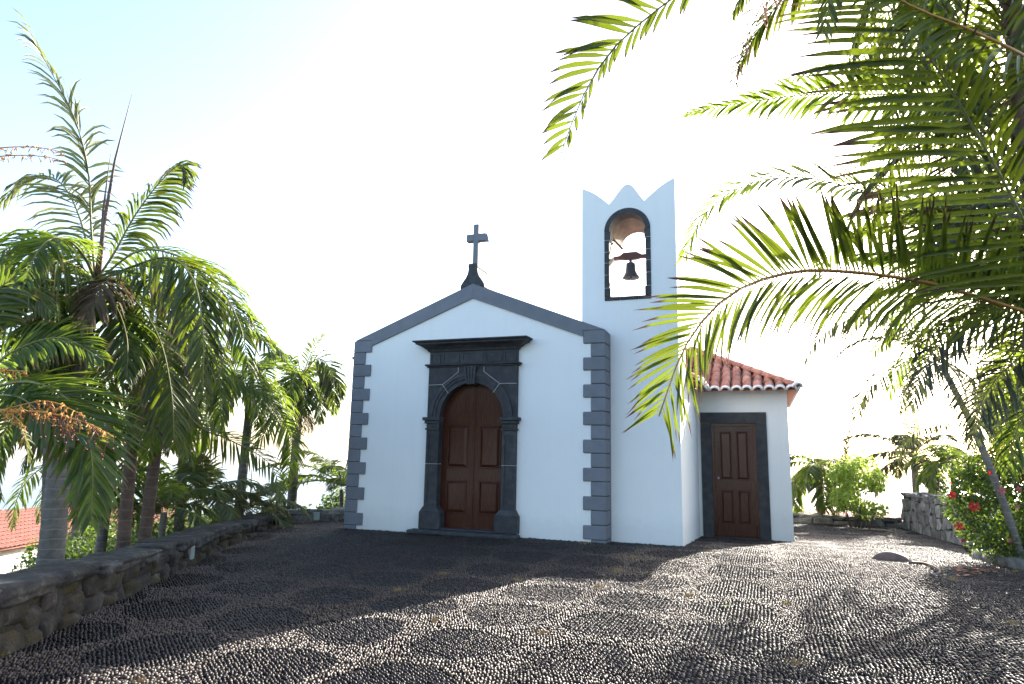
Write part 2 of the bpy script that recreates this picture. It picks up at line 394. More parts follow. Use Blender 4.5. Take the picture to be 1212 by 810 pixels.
# pebbles: long stones set on edge, discs laid the other way from the field round them
PITCH_X, PITCH_Y, CX0, CY0 = 1.03, 1.135, 6.58, -3.17
def pebbles():
    rx, ry = .038, .052
    def lattice(ax, ay):
        out = []
        xs = np.arange(-3.2, 12.6, ax); ys = np.arange(-10.8, 10.0, ay)
        X, Y = np.meshgrid(xs, ys); X = X+(np.arange(len(ys))%2)[:,None]*ax*.5
        return X.ravel(), Y.ravel()
    res = []
    # the field lies with its long side along x, discs with their long side along a slanted line
    for kind in (0, 1):
        if kind == 0:
            X0, Y0 = lattice(.027, .045); a = math.radians(6)
            cx, cyy = 5., 0.
            X = cx+(X0-cx)*math.cos(a)-(Y0-cyy)*math.sin(a); Y = cyy+(X0-cx)*math.sin(a)+(Y0-cyy)*math.cos(a)
            X = X+.02*np.sin(Y*6); ang = np.full(X.shape, math.pi/2+a)
        else:
            X0, Y0 = lattice(.046, .030); a = math.radians(-38)
            cx, cyy = 5., 0.
            X = cx+(X0-cx)*math.cos(a)-(Y0-cyy)*math.sin(a); Y = cyy+(X0-cx)*math.sin(a)+(Y0-cyy)*math.cos(a)
            ang = np.full(X.shape, a)
        u = (X-CX0)/PITCH_X; v = (Y-CY0)/PITCH_Y
        du = (u-np.round(u))*PITCH_X; dv = (v-np.round(v))*PITCH_Y
        edge = .44+.03*np.sin(3*np.arctan2(dv,du)+np.round(u)*3+np.round(v)*5)+NP.normal(0,.012,len(X))*0+.03*np.sin(np.round(u)*12.9+np.round(v)*78.2)
        ind = np.hypot(du/1.0, dv/1.06) < edge
        keep = ind if kind else ~ind
        # in front of the camera, between the walls, not under the building
        D = np.stack([X-CAM[0], Y-CAM[1]], 1)
        dep = D@FWD[:2]; lat = D@RGT[:2]
        keep &= (dep > 3.6) & (np.abs(lat) < dep*.80+.5)
        lx = np.interp(Y, [p[1] for p in WL], [p[0] for p in WL])
        keep &= (X > lx+.02) | (Y > .4)
        keep &= ~((X > -.02) & (X < 5.34) & (Y > 0)) & ~((X > 5.3) & (X < 6.62) & (Y > .43)) & ~((X > 6.6) & (X < 8.55) & (Y > 3.93))
        keep &= ~((Y > .0) & (X < -.05) & (Y > .3+1.22*(X+1.75)))
        keep &= X < np.interp(Y, [-6,-.2,2.0,5.35,10], [11.6,11.35,11.25,11.95,11.55])
        X, Y, ang, dv_, du_ = X[keep], Y[keep], ang[keep], dv[keep], du[keep]
        n = len(X)
        X = X+NP.normal(0, .0035, n); Y = Y+NP.normal(0, .0035, n)
        ang = ang+NP.normal(0, .28, n)+.25*np.sin(X*2.1+Y*1.3)
        s = NP.uniform(.75, 1.15, n)
        if kind == 0: S = np.stack([.0225*s, .0110*s*NP.uniform(.75,1.2,n), .021*NP.uniform(.7,1.3,n)], 1)
        else: S = np.stack([.0225*s, .0125*s*NP.uniform(.8,1.2,n), .016*NP.uniform(.6,1.3,n)], 1)
        Z = gz(X, Y)+NP.normal(0, .0022, n)+.004
        rot = np.stack([NP.normal(0,.22,n), NP.normal(0,.16,n), ang], 1)
        res.append((np.stack([X,Y,Z],1), rot, S))
    return res
m_pebF = rough_mat('field_pebble', [(.3,(.013,.0105,.0098)),(.7,(.031,.0245,.022))], 30, 200, .2, .002, .45, .34)
m_pebF.node_tree.nodes['Principled BSDF'].inputs['Specular Tint'].default_value = (1,.86,.80,1)
m_pebD = rough_mat('disc_pebble', [(.3,(.011,.0090,.0088)),(.7,(.027,.0215,.0200))], 30, 200, .2, .002, .46, .26)

m_pebD.node_tree.nodes['Principled BSDF'].inputs['Specular Tint'].default_value = (1,.86,.80,1)

def scatter_group(name, mat):
    g = bpy.data.node_groups.new(name, 'GeometryNodeTree')
    g.interface.new_socket('Geometry', in_out='INPUT', socket_type='NodeSocketGeometry')
    g.interface.new_socket('Geometry', in_out='OUTPUT', socket_type='NodeSocketGeometry')
    N = g.nodes; L = g.links
    gi = N.new('NodeGroupInput'); go = N.new('NodeGroupOutput')
    ico = N.new('GeometryNodeMeshIcoSphere'); ico.inputs['Subdivisions'].default_value = 2; ico.inputs['Radius'].default_value = 1
    ss = N.new('GeometryNodeSetShadeSmooth'); L.new(ico.outputs[0], ss.inputs[0])
    sm = N.new('GeometryNodeSetMaterial'); sm.inputs['Material'].default_value = mat; L.new(ss.outputs[0], sm.inputs[0])
    ip = N.new('GeometryNodeInstanceOnPoints'); L.new(gi.outputs[0], ip.inputs['Points']); L.new(sm.outputs[0], ip.inputs['Instance'])
    ra = N.new('GeometryNodeInputNamedAttribute'); ra.data_type = 'FLOAT_VECTOR'; ra.inputs['Name'].default_value = 'turn'
    sa = N.new('GeometryNodeInputNamedAttribute'); sa.data_type = 'FLOAT_VECTOR'; sa.inputs['Name'].default_value = 'size'
    L.new(ra.outputs[0], ip.inputs['Rotation']); L.new(sa.outputs[0], ip.inputs['Scale'])
    L.new(ip.outputs[0], go.inputs[0])
    return g
for (P_, R_, S_), nm, mt, lb in zip(pebbles(), ('field_pebbles','disc_pebbles'), (m_pebF, m_pebD),
        ('grey brown pebbles set on edge over the sunlit courtyard', 'round patches of darker pebbles laid crosswise in the courtyard')):
    me = bpy.data.meshes.new(nm); me.vertices.add(len(P_)); me.vertices.foreach_set('co', P_.astype(np.float32).ravel())
    for an, arr in (('turn', R_), ('size', S_)):
        a = me.attributes.new(an, 'FLOAT_VECTOR', 'POINT'); a.data.foreach_set('vector', arr.astype(np.float32).ravel())
    me.materials.append(mt)
    o = bpy.data.objects.new(nm, me); col.objects.link(o)
    md = o.modifiers.new('scatter', 'NODES'); md.node_group = scatter_group(nm, mt)
    tag(o, lb, 'pebble paving', None, 'stuff')
    print(nm, len(P_))

# ---------------------------------------------------------------- chapel
W_, H_, AP, DEP = 5.335, 4.0, 5.062, 9.2
chapel = empty('chapel', (2.67, 0, .16), 'white chapel with grey quoins, arched brown door, bell tower and low tiled side room', 'chapel')
DC = 2.735                      # door centre
def arc(cx, cz, r, a0, a1, n):
    return [(cx+r*math.cos(a0+(a1-a0)*i/n), cz+r*math.sin(a0+(a1-a0)*i/n)) for i in range(n+1)]
# front wall of the nave with its arched opening
mb = MB()
op = arc(DC, 2.40, .69, 0, math.pi, 20)
GI = 4.80                        # white triangle rises to the coping
outl = [(0.0,-.5), (DC-.69,-.5)]+[p for p in op[::-1]]+[(DC+.69,-.5), (W_,-.5), (W_,H_), (W_/2,AP-.02), (0.0,H_)]
mb.prism(outl, 0, .30)
obj('facade_wall', mb, m_plaster, chapel)
mb = MB()
mb.box((0,.302,-.5), (.25,DEP,3.72)).box((W_-.25,1.66,-.5), (W_,DEP,3.72))
mb.prism([(0,-.5),(W_,-.5),(W_,3.8),(W_/2,4.8),(0,3.8)], DEP, DEP+.25)
obj('side_wall', mb, m_plaster, chapel)

# nave roof: two slopes of corrugated tiles
def tile_roof(name, P00, P10, P01, pitch=.2, lift=.05):
    """P00 eave start, P10 eave end, P01 ridge start; rows of half round tiles joined"""
    P00, P10, P01 = map(np.array, (P00, P10, P01)); e = P10-P00; Lw = np.linalg.norm(e); e = e/Lw
    up = P01-P00; Ls = np.linalg.norm(up); up = up/Ls; nrm = np.cross(e, up); nrm /= np.linalg.norm(nrm)
    if nrm[2] < 0: nrm = -nrm
    nu = int(Lw/pitch)*8; ns = int(Ls/.34)
    mb = MB()
    for k in range(ns):
        s0, s1 = k*.34, min((k+1)*.34+.03, Ls)
        b = len(mb.v)
        for j, s in enumerate((s0, s1)):
            for i in range(nu+1):
                u_ = i/8; h = lift*abs(math.sin(math.pi*u_))+(.03 if j == 0 else 0)
                mb.v.append(tuple(P00+e*(i/nu*Lw)+up*s+nrm*h))
        for i in range(nu): mb.f.append((b+i, b+i+1, b+nu+1+i+1, b+nu+1+i)); mb.m.append(0)
    sl = [P00, P10, P10+up*Ls, P01]
    q = [tuple(p-nrm*.02) for p in sl]+[tuple(p-nrm*.07) for p in sl]
    mb.add(q, [(0,1,2,3),(7,6,5,4),(0,4,5,1),(1,5,6,2),(2,6,7,3),(3,7,4,0)])
    return mb
for P00, P10, P01 in (((-.30,.31,3.74),(-.30,DEP+.4,3.74),(W_/2,.31,4.83)), ((W_+.25,1.70,3.76),(W_+.25,DEP+.4,3.76),(W_/2,1.70,4.83))):
    obj('nave_roof', tile_roof('nave_roof', P00, P10, P01), m_tile, chapel, True)

# gable coping: two raking bands, proud of the wall
for s in (0, 1):
    def X(x): return x if s == 0 else W_-x
    mb = MB(); x_in = .405
    zi = 3.885 if s == 0 else 3.885
    pts = [(X(0),H_+.006), (X(W_/2-.001),AP), (X(W_/2-.001),4.765), (X(x_in+.003),3.89), (X(x_in+.003),H_+.006)]
    mb.prism(pts, -.035, .34)
    obj('gable_coping', mb, m_quoin, chapel)
# quoins: 16 courses on each corner, long and short by turns
hq = .25
for s in (0, 1):
    for k in range(16):
        long_ = (k % 2 == 1)
        L_q = .406 if long_ else .262
        z0, z1 = k*hq+.004, (k+1)*hq-.004
        mb = MB()
        e = .010
        if s == 0:
            mb.bbox((-.02, -.035, z0), (L_q, .30, z1), e)
        else:
            xr = W_+.012
            mb.bbox((W_-L_q, -.035, z0), (xr, .440, z1), .014)
        obj('quoin_stone', mb, m_quoin, chapel)
for xa, xb in ((-.012,.255),(W_-.255,W_+.004)):
    obj('quoin_backing', MB().box((xa,-.022,.0),(xb,.29 if xa < 1 else .438,H_-.004)), m_basalt, chapel)
# cross on the gable top
mb = MB()
mb.bbox((2.650-.055,.08,5.45), (2.650+.055,.19,6.35), .008)
mb.bbox((2.445,.072,5.985), (2.60,.198,6.14), .008); mb.bbox((2.70,.072,5.985), (2.87,.198,6.14), .008)
mb.add([(2.86,.07,5.985),(2.93,.13,5.955),(2.86,.2,5.985),(2.86,.07,6.14),(2.885,.13,6.14),(2.86,.2,6.14)], [(0,2,1),(3,4,5),(0,1,4,3),(1,2,5,4),(0,3,5,2)])
cross = obj('gable_cross', mb, m_quoin, chapel)
prof = [(.075,5.50),(.10,5.49),(.105,5.43),(.095,5.40),(.11,5.30),(.15,5.21),(.21,5.13),(.255,5.06),(.265,5.00),(.235,4.94),(.18,4.92),(.12,4.88)]
outl = [(2.635-x,z) for x,z in prof]+[(2.635+x,z) for x,z in prof[::-1]]
mb = MB().prism(outl, .02, .55)
obj('cross_pedestal', mb, m_basalt, chapel)
for sx in (-.17,.17):
    mb = MB(); mb.tube([(2.635+sx,.0,5.03),(2.635+sx,.03,5.03)], [.035,.04], 12); obj('scroll_boss', mb, m_basalt, chapel)

# ---- stone doorway
def symbox(x0, x1, y0, y1, z0, z1, bev=.012):
    for s in (-1, 1):
        a, b = sorted((DC+s*x0, DC+s*x1)); yield MB().bbox((a,y0,z0), (b,y1,z1), bev)
obj('door_sill', MB().bbox((DC-1.13,-.40,.20), (DC+1.06,-.11,.275), .02).bbox((DC-1.09,-.36,.05),(DC+1.02,-.12,.199),.01), m_basalt, chapel)
for b in symbox(.55, 1.00, -.17, .06, .276, .60, .015): obj('pilaster_plinth', b, m_basalt, chapel)
for s in (-1, 1):     # sloping base moulding over each plinth
    mb = MB(); a0, a1 = .56, .985; b0, b1 = .655, .93
    x = lambda t: DC+s*t
    vs = [(x(a0),-.165,.601),(x(a1),-.165,.601),(x(a1),.05,.601),(x(a0),.05,.601),(x(b0),-.125,.70),(x(b1),-.125,.70),(x(b1),.05,.70),(x(b0),.05,.70)]
    fs = [(0,3,2,1),(4,5,6,7),(0,1,5,4),(1,2,6,5),(2,3,7,6),(3,0,4,7)]
    mb.add(vs, fs if s > 0 else [f[::-1] for f in fs])
    obj('pilaster_base', mb, m_basalt, chapel)
# pilaster shafts in two stones, each with a sunk panel
for s in (-1, 1):
    for z0, z1 in ((.703, 1.495), (1.505, 2.145)):
        mb = MB(); a, b = sorted((DC+s*.66, DC+s*.925))
        mb.box((a,-.095,z0),(b,.06,z1))
        t = .055
        mb.box((a,-.118,z0),(a+t,-.096,z1)); mb.box((b-t,-.118,z0),(b,-.096,z1))
        if z0 > 1: mb.box((a+t+.001,-.118,z1-.09),(b-t-.001,-.096,z1))
        else: mb.box((a+t+.001,-.118,z0),(b-t-.001,-.096,z0+.07))
        obj('pilaster_stone', mb, m_basalt, chapel)
    a, b = sorted((DC+s*.662, DC+s*.922))
    obj('joint', MB().box((a,-.121,1.496),(b,-.05,1.504)), m_joint, chapel)
    # impost
    mb = MB()
    for (p, q, z0, z1) in ((.02,.145,2.148,2.185),(.0,.125,2.186,2.27),(.03,.155,2.271,2.33),(.065,.19,2.331,2.395)):
        a, b = sorted((DC+s*(.655-p*.4), DC+s*(.93+p))); mb.bbox((a,-q,z0),(b,.06,z1),.008)
    obj('impost_moulding', mb, m_basalt, chapel)
# spandrel block with arch cut out
mb = MB()
o_in = arc(DC, 2.40, .865, 0, math.pi, 24)
for s in (-1, 1):
    pts = [(DC+s*.93,2.398),(DC+s*.93,3.375),(DC+s*.002,3.375)]
    ar = [(DC+s*.866*math.sin(t), 2.40+.866*math.cos(t)) for t in np.linspace(.002, math.pi/2, 12)]
    obj('spandrel_stone', MB().prism(pts+ar, -.105, .05), m_basalt, chapel)
# arch stones
vo = [0, .27*math.pi, .46*math.pi, .54*math.pi, .73*math.pi, math.pi]
for i in range(5):
    if i == 2: continue
    a0, a1 = vo[i]+.004, vo[i+1]-.004; n = 9
    mb = MB(); mb.prism(arc(DC,2.40,.664,a0,a1,n)+arc(DC,2.40,.745,a1,a0,n), -.10, .06)
    mb.prism(arc(DC,2.40,.7455,a0,a1,n)+arc(DC,2.40,.80,a1,a0,n), -.125, .06)
    mb.prism(arc(DC,2.40,.8005,a0,a1,n)+arc(DC,2.40,.865,a1,a0,n), -.145, .06)
    obj('arch_stone', mb, m_basalt, chapel)
# keystone with ribs
mb = MB()
mb.prism([(DC-.085,3.03),(DC+.085,3.03),(DC+.125,3.374),(DC-.125,3.374)], -.17, .05)
for k in range(4):
    x = -.075+k*.05
    mb.tube([(DC+x,-.175,3.05),(DC+x*1.3,-.19,3.30),(DC+x*1.5,-.185,3.36)], [.018,.024,.022], 8)
obj('keystone', mb, m_basalt, chapel)
# pale pointed joints on the spandrels
for s in (-1, 1):
    pl = [(.27,3.365),(.27,3.27),(.60,3.03),(.93,3.03)]
    mb = MB()
    for p, q in zip(pl[:-1], pl[1:]):
        mb.tube([(DC+s*p[0],-.150,p[1]),(DC+s*q[0],-.150 if q[0]<.7 else -.108,q[1])], .0065, 5)
    mb.tube([(DC+s*.60,-.150,3.03),(DC+s*.47,-.150,2.86)], .0065, 5)
    obj('joint', mb, m_joint, chapel)
# architrave, frieze and cornice
mb = MB()
mb.bbox((DC-.97,-.13,3.376),(DC+.97,.05,3.405),.006).bbox((DC-1.00,-.17,3.406),(DC+1.00,.05,3.44),.008)
obj('architrave', mb, m_basalt, chapel)
for x0, x1 in ((-.93,-.66),(-.66,-.25),(-.25,.25),(.25,.64),(.64,.93)):
    mb = MB(); mb.box((DC+x0+.003,-.09,3.441),(DC+x1-.003,.05,3.68))
    a, b = x0+.03, x1-.03
    mb.box((DC+a,-.105,3.46),(DC+b,-.0905,3.475)).box((DC+a,-.105,3.645),(DC+b,-.0905,3.66))
    mb.box((DC+a,-.105,3.476),(DC+a+.02,-.0905,3.644)).box((DC+b-.02,-.105,3.476),(DC+b,-.0905,3.644))
    obj('frieze_stone', mb, m_basalt, chapel)
prof = [(.93,-.09,3.681),(.96,-.12,3.70),(.97,-.13,3.725),(1.00,-.15,3.745),(1.06,-.21,3.79),(1.13,-.29,3.82),(1.15,-.31,3.825),(1.15,-.31,3.845),(1.20,-.36,3.875),(1.20,-.36,3.895),(1.20,0,3.90)]
for (xa, xb) in ((-1.2,-.42),(-.42,.30),(.30,1.2)):
    mb = MB(); st = []
    for hw, y, z in prof:
        a = DC-hw if xa < -1 else DC+xa+.002; b = DC+hw if xb > 1 else DC+xb-.002
        st.append((a, b, y, z))
    vs = []
    for a, b, y, z in st: vs += [(a,y,z),(b,y,z),(b,.0,z),(a,.0,z)]
    fs = []
    for i in range(len(st)-1):
        k = i*4
        for j in range(4): fs.append((k+j, k+(j+1)%4, k+4+(j+1)%4, k+4+j))
    fs.append((3,2,1,0)); k = (len(st)-1)*4; fs.append((k,k+1,k+2,k+3))
    mb.add(vs, fs); obj('cornice_stone', mb, m_basalt, chapel)

# ---- arched double door
def panel(mb, x0, x1, z0, z1, yf, t=.045, d=.03):
    """raised field with sloping margins and a beading round it"""
    for (a, b, c, e_) in ((x0-.03,x1+.03,z0-.03,z0),(x0-.03,x1+.03,z1,z1+.03),(x0-.03,x0,z0,z1),(x1,x1+.03,z0,z1)):
        mb.bbox((a+.0005,yf-.02,c+.0005),(b-.0005,yf+.01,e_-.0005),.006)
    vs = [(x0,yf,z0),(x1,yf,z0),(x1,yf,z1),(x0,yf,z1),(x0+t,yf-d,z0+t),(x1-t,yf-d,z0+t),(x1-t,yf-d,z1-t),(x0+t,yf-d,z1-t)]
    vs = [(x, y-.001, z) for x, y, z in vs]
    mb.add(vs, [(4,5,6,7),(0,1,5,4),(1,2,6,5),(2,3,7,6),(3,0,4,7)])
YD = .10
for s in (-1, 1):
    pts = [(DC+s*.004,.05)]+[(DC+s*max(.004,.70*math.sin(t)), 2.40+.70*math.cos(t)) for t in np.linspace(.0, math.pi/2, 14)]+[(DC+s*.70,.05)]
    leaf = obj('door_leaf', MB().prism(pts, YD, YD+.07), m_wood, chapel)
    for z0, z1 in ((.60,1.17),(1.46,2.22)):
        mb = MB(); a, b = sorted((DC+s*.15, DC+s*.535)); panel(mb, a, b, z0, z1, YD)
        obj('door_panel', mb, m_wood, leaf)
    # arched top panel
    inner = [(DC+s*.15,2.42),(DC+s*.535,2.42)]
    ar = [(DC+s*.555*math.sin(t), 2.40+.52*math.cos(t)) for t in np.linspace(math.pi/2-.06, .275, 9)]
    poly = [(DC+s*.15,2.42)]+ar
    mb = MB(); mb.prism(poly, YD-.010, YD-.001)
    c_ = np.mean(np.array(poly), 0); sm = [tuple(c_+(np.array(p)-c_)*.80) for p in poly]
    mb.prism(sm, YD-.024, YD-.0105)
    obj('door_panel', mb, m_wood, leaf)
obj('threshold', MB().box((DC-.66,-.105,.277),(DC+.66,.10,.30)), m_basalt, chapel)
obj('meeting_strip', MB().bbox((DC-.018,YD-.022,.30),(DC+.018,YD-.001,3.09),.005), m_wood, chapel)

# ---- tower
TX0, TX1, TY0, TY1 = 4.785, 6.603, .447, 1.66
def tower_top():
    pts = []
    for u_ in np.linspace(0, 1, 9): pts.append((TX0+(5.327-TX0)*u_, 6.603+.387*(.5*math.cos(math.pi/2*u_**1.15)+.5*(1-u_))))
    for u_ in np.linspace(0, 1, 9)[1:]: pts.append((5.327+(5.70-5.327)*u_, 6.603+.375*(.5*math.sin(math.pi/2*u_)+.5*(3*u_*u_-2*u_**3))))
    for u_ in np.linspace(0, 1, 9)[1:]: pts.append((5.70+(6.02-5.70)*u_, 6.60+.378*(.6*math.cos(math.pi/2*u_)+.4*(1-3*u_*u_+2*u_**3))))
    for u_ in np.linspace(0, 1, 9)[1:]: pts.append((6.02+(TX1-6.02)*u_, 6.60+.395*(.5*math.sin(math.pi/2*u_)+.5*u_)))
    return pts
BX, BR, BZ, B0 = 5.683, .445, 6.036, 4.65
# outer ring with the bell opening: built as left and right halves meeting above the crown and below the sill
tp = tower_top()
cx = BX
left = [p for p in tp if p[0] < cx-.01]; right = [p for p in tp if p[0] > cx+.01]
def ztop(x): return float(np.interp(x, [p[0] for p in tp], [p[1] for p in tp]))
r_o = BR-.06
mb = MB()
mb.prism([(TX0,-.5),(cx,-.5),(cx,B0+.03),(cx-r_o,B0+.03)]+[(cx-r_o*math.cos(t),BZ+r_o*math.sin(t)) for t in np.linspace(0,math.pi/2,12)]+[(cx,ztop(cx))]+left[::-1], TY0, TY1)
mb.prism([(TX1,-.5),(cx,-.5),(cx,B0+.03),(cx+r_o,B0+.03)]+[(cx+r_o*math.cos(t),BZ+r_o*math.sin(t)) for t in np.linspace(0,math.pi/2,12)]+[(cx,ztop(cx))]+right, TY0, TY1)
obj('tower_wall', mb, m_plaster, chapel)
# dressed stones round the bell opening (they line the reveal as well)
fo = TY0-.022
fi = BR-.095
zs_ = [B0+.07, 4.90, 5.16, 5.40, 5.62, 5.86, BZ]
for s in (-1, 1):
    for i in range(6):
        wdt = .0 if i % 2 else .012
        a, b = sorted((BX+s*(fi-(.022 if i in (0,5) else 0)), BX+s*BR))
        obj('opening_stone', MB().bbox((a,fo,zs_[i]+.004),(b,TY0+.30,zs_[i+1]-.004),.006), m_basalt, chapel)
        if i: obj('joint', MB().box((a+.01,fo-.001,zs_[i]-.0045),(b-.005,TY0+.2,zs_[i]+.0045)), m_joint, chapel)
    a, b = sorted((BX+s*(fi+.001), BX+s*(r_o-.002)))
    obj('reveal_lining', MB().box((a,TY0+.302,B0+.07),(b,TY1+.004,BZ)), m_plaster, chapel)
for a0, a1 in zip(np.linspace(0,math.pi,6)[:-1], np.linspace(0,math.pi,6)[1:]):
    mb = MB(); mb.prism(arc(BX,BZ,fi,a0+.004,a1-.004,6)+arc(BX,BZ,BR,a1-.004,a0+.004,6), fo, TY0+.30)
    obj('opening_stone', mb, m_basalt, chapel)
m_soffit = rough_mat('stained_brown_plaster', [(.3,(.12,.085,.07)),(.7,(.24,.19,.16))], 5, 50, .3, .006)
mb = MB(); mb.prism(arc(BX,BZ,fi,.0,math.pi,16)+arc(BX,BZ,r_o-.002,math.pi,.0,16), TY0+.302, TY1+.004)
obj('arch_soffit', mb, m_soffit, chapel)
for x0, x1 in ((-BR,-.14),(-.14,.2),(.2,BR)):
    obj('sill_stone', MB().bbox((BX+x0+.002,fo,B0),(BX+x1-.002,TY0+.30,B0+.068),.006), m_basalt, chapel)
obj('reveal_floor', MB().box((BX-r_o+.003,TY0+.302,B0),(BX+r_o-.003,TY1+.004,B0+.06)), m_plaster, chapel)
obj('iron_brace', MB().tube([(5.325,.72,6.00),(5.50,.95,5.82)], .022, 6), m_yoke, chapel)

# ---- side room and wing behind the tower
AX1, AY0, AY1, AZ = 8.534, 3.95, 8.4, 3.20
mb = MB()
dx0, dx1, dz1 = 6.90, 7.86, 2.53
mb.prism([(6.605,-.5),(dx0-.02,-.5),(dx0-.02,dz1+.02),(dx1+.02,dz1+.02),(dx1+.02,-.5),(AX1,-.5),(AX1,AZ+.10),(AX1-.06,AZ+.14),(6.605,AZ+.14)], AY0, AY0+.28)
mb.box((AX1-.28,AY0+.281,-.5),(AX1,AY1,AZ+.085)).box((5.4,AY1,-.5),(AX1,AY1+.28,AZ+.08))
mb.box((6.30,TY1+.001,-.5),(6.603,AY0+.10,AZ+.085)); mb.box((6.605,AY0+.30,2.6),(8.25,AY1,2.65))
obj('side_room_wall', mb, m_plaster, chapel)
# dark stone surround: two jambs and a lintel
y0, y1 = AY0-.035, AY0+.10
obj('surround_jamb', MB().bbox((6.675,y0,.02),(6.905,y1,2.50),.005), m_basalt, chapel)
obj('surround_jamb', MB().bbox((7.862,y0,.02),(8.085,y1,2.50),.005), m_basalt, chapel)
obj('surround_lintel', MB().bbox((6.675,y0,2.504),(8.085,y1,2.745),.005), m_basalt, chapel)
obj('surround_step', MB().bbox((6.63,y0-.09,-.08),(8.12,y1,.015),.01), m_basalt, chapel)
dr = obj('side_door', MB().box((6.975,AY0+.04,.03),(7.80,AY0+.09,2.43)), m_wood, chapel, label='dark brown panelled door of the low side room')
for x0, x1 in ((7.10,7.315),(7.455,7.665)):
    for z0, z1 in ((.33,1.0),(1.28,2.30)):
        mb = MB(); panel(mb, x0, x1, z0, z1, AY0+.04, .03, .02); obj('door_panel', mb, m_wood, dr)
mb = MB()
mb.tube([(7.035,AY0+.04,1.285),(7.035,AY0-.01,1.285)], .014, 8); mb.lathe([(.0,-.03),(.022,-.02),(.03,0),(.022,.02),(0,.03)], (7.035,AY0-.03,1.285), 10)
obj('door_knob', mb, m_metal, dr, True)
mb = MB()
mb.bbox((6.906,AY0-.01,.02),(6.972,AY0+.12,2.50),.004).bbox((7.803,AY0-.01,.02),(7.861,AY0+.12,2.50),.004).bbox((6.973,AY0-.01,2.435),(7.802,AY0+.12,2.50),.004)
obj('door_frame', mb, m_wood, chapel)

# low hipped roof of single tiles
PT = .53
EX, EY, EZ = 8.72, 3.62, 3.20
RIDGE_Y = 6.0
mb = MB()
rt = RIDGE_Y-EY; zt = EZ+PT*rt
by = AY1+.35
th = .022
def slab(vs):
    top = [tuple(v) for v in vs]; bot = [(v[0],v[1],v[2]-th) for v in vs]; n = len(vs)
    mb.add(top+bot, [tuple(range(n)), tuple(range(2*n-1,n-1,-1))]+[(i,i+n,(i+1)%n+n,(i+1)%n) for i in range(n)])
wx = 6.82; wt = (wx-W_)            # wing roof: eave faces +x
slab([(wx,EY+.04,EZ+.02),(EX-.04,EY+.04,EZ+.02),(EX-rt,RIDGE_Y,zt),(W_,RIDGE_Y,zt),(W_,EY+wt,EZ+PT*wt)])
slab([(EX,EY,EZ-.001),(EX,by,EZ-.001),(EX-rt,by,zt-.001),(EX-rt,RIDGE_Y,zt-.001)])
slab([(wx,TY1+.01,EZ-.002),(wx,EY,EZ-.002),(W_+.002,EY+wt,EZ+PT*wt-.002),(W_+.002,TY1+.01,EZ+PT*wt-.002)])
roof = obj('side_room_roof', mb, m_tile, chapel)
def tile_mesh(L, r0, r1, mats, end_white=False):
    """half round tapered tile, its axis along +y (uphill), origin at the lower end"""
    n = 6; vs = []; t = .014
    for r, y in ((r0,0),(r1,L)):
        for rr in (r, r-t):
            for j in range(n+1):
                a = math.pi*j/n; vs.append((rr*math.cos(a), y, rr*math.sin(a)*.92))
    q = n+1; fs = []
    for j in range(n):
        fs.append((j,j+1,2*q+j+1,2*q+j)); fs.append((q+j+1,q+j,3*q+j,3*q+j+1))
        fs.append((q+j,q+j+1,j+1,j)); fs.append((2*q+j,2*q+j+1,3*q+j+1,3*q+j))
    fs += [(0,2*q,3*q,q),(n,q+n,3*q+n,2*q+n)]
    mb = MB(); mb.add(vs, fs)
    if end_white:
        vs2 = []
        for r, y in ((r0+.010,-.035),(r0+.010,.03)):
            for rr in (r, r-.04):
                for j in range(n+1):
                    a = math.pi*j/n; vs2.append((rr*math.cos(a), y, rr*math.sin(a)*.92))
        mb.add(vs2, fs, 1)
    return mesh_of(mb, mats, True, name='tile')
me_tile = tile_mesh(.36, .108, .088, [m_tile])
me_tile_e = tile_mesh(.36, .108, .088, [m_tile, m_tile_end], True)
sl = math.atan(PT); pit = .226
cnt = 0
x = EX-.10
while x > W_+.1:
    smax = min((x-(EX-rt))*0+rt, EX-x) if x > EX-rt else rt
    s0 = 0 if x > wx-.05 else wx-x
    k = 0; d = s0
    while d < smax-.04 and k < 9:
        me = me_tile_e if (k == 0 and s0 == 0) else me_tile
        p = (x+R.uniform(-.006,.006), EY+d-.03, EZ+PT*d+.012)
        inst('roof_tile', me, roof, p, (sl+.05+R.uniform(-.02,.02), 0, R.uniform(-.03,.03))); cnt += 1
        k += 1; d += .32*math.cos(sl)
    # channel tile between two cover tiles
    if smax > .3:
        pass
    x -= pit
# right slope
y = EY+.12
while y < by:
    smax = min(y-EY, rt); d = 0; k = 0
    while d < smax-.04 and k < 8:
        me = me_tile_e if k == 0 else me_tile
        inst('roof_tile', me, roof, (EX-d+.03, y, EZ+PT*d+.012), (sl+.05, 0, math.pi/2)); cnt += 1
        k += 1; d += .32*math.cos(sl)
    y += pit
# wing slope whose eave faces +x
y = TY1+.12
while y < EY+wt:
    s0 = max(0, y-EY); d = s0; k = 0
    while d < wt-.04 and k < 6:
        me = me_tile_e if s0 == 0 and k == 0 else me_tile
        inst('roof_tile', me, roof, (wx-d+.03, y, EZ+PT*d+.012), (sl+.05, 0, math.pi/2)); cnt += 1
        k += 1; d += .32*math.cos(sl)
    y += pit
# hip tiles
hl = math.sqrt(2*rt*rt); n = int(hl/.30)
for i in range(n):
    t = rt*i/n
    inst('hip_tile', me_tile_e if i == 0 else me_tile, roof, (EX-t+.01, EY+t-.01, EZ+PT*t+.055), (math.atan(PT/math.sqrt(2))+.05, 0, math.pi/4), (1.25,1,1.15)); cnt += 1
xx = EX-rt
while xx > W_:
    inst('ridge_tile', me_tile, roof, (xx, RIDGE_Y, zt+.02), (0, 0, math.pi/2), (1.25,1,1.1)); cnt += 1; xx -= .31
print('tiles', cnt)

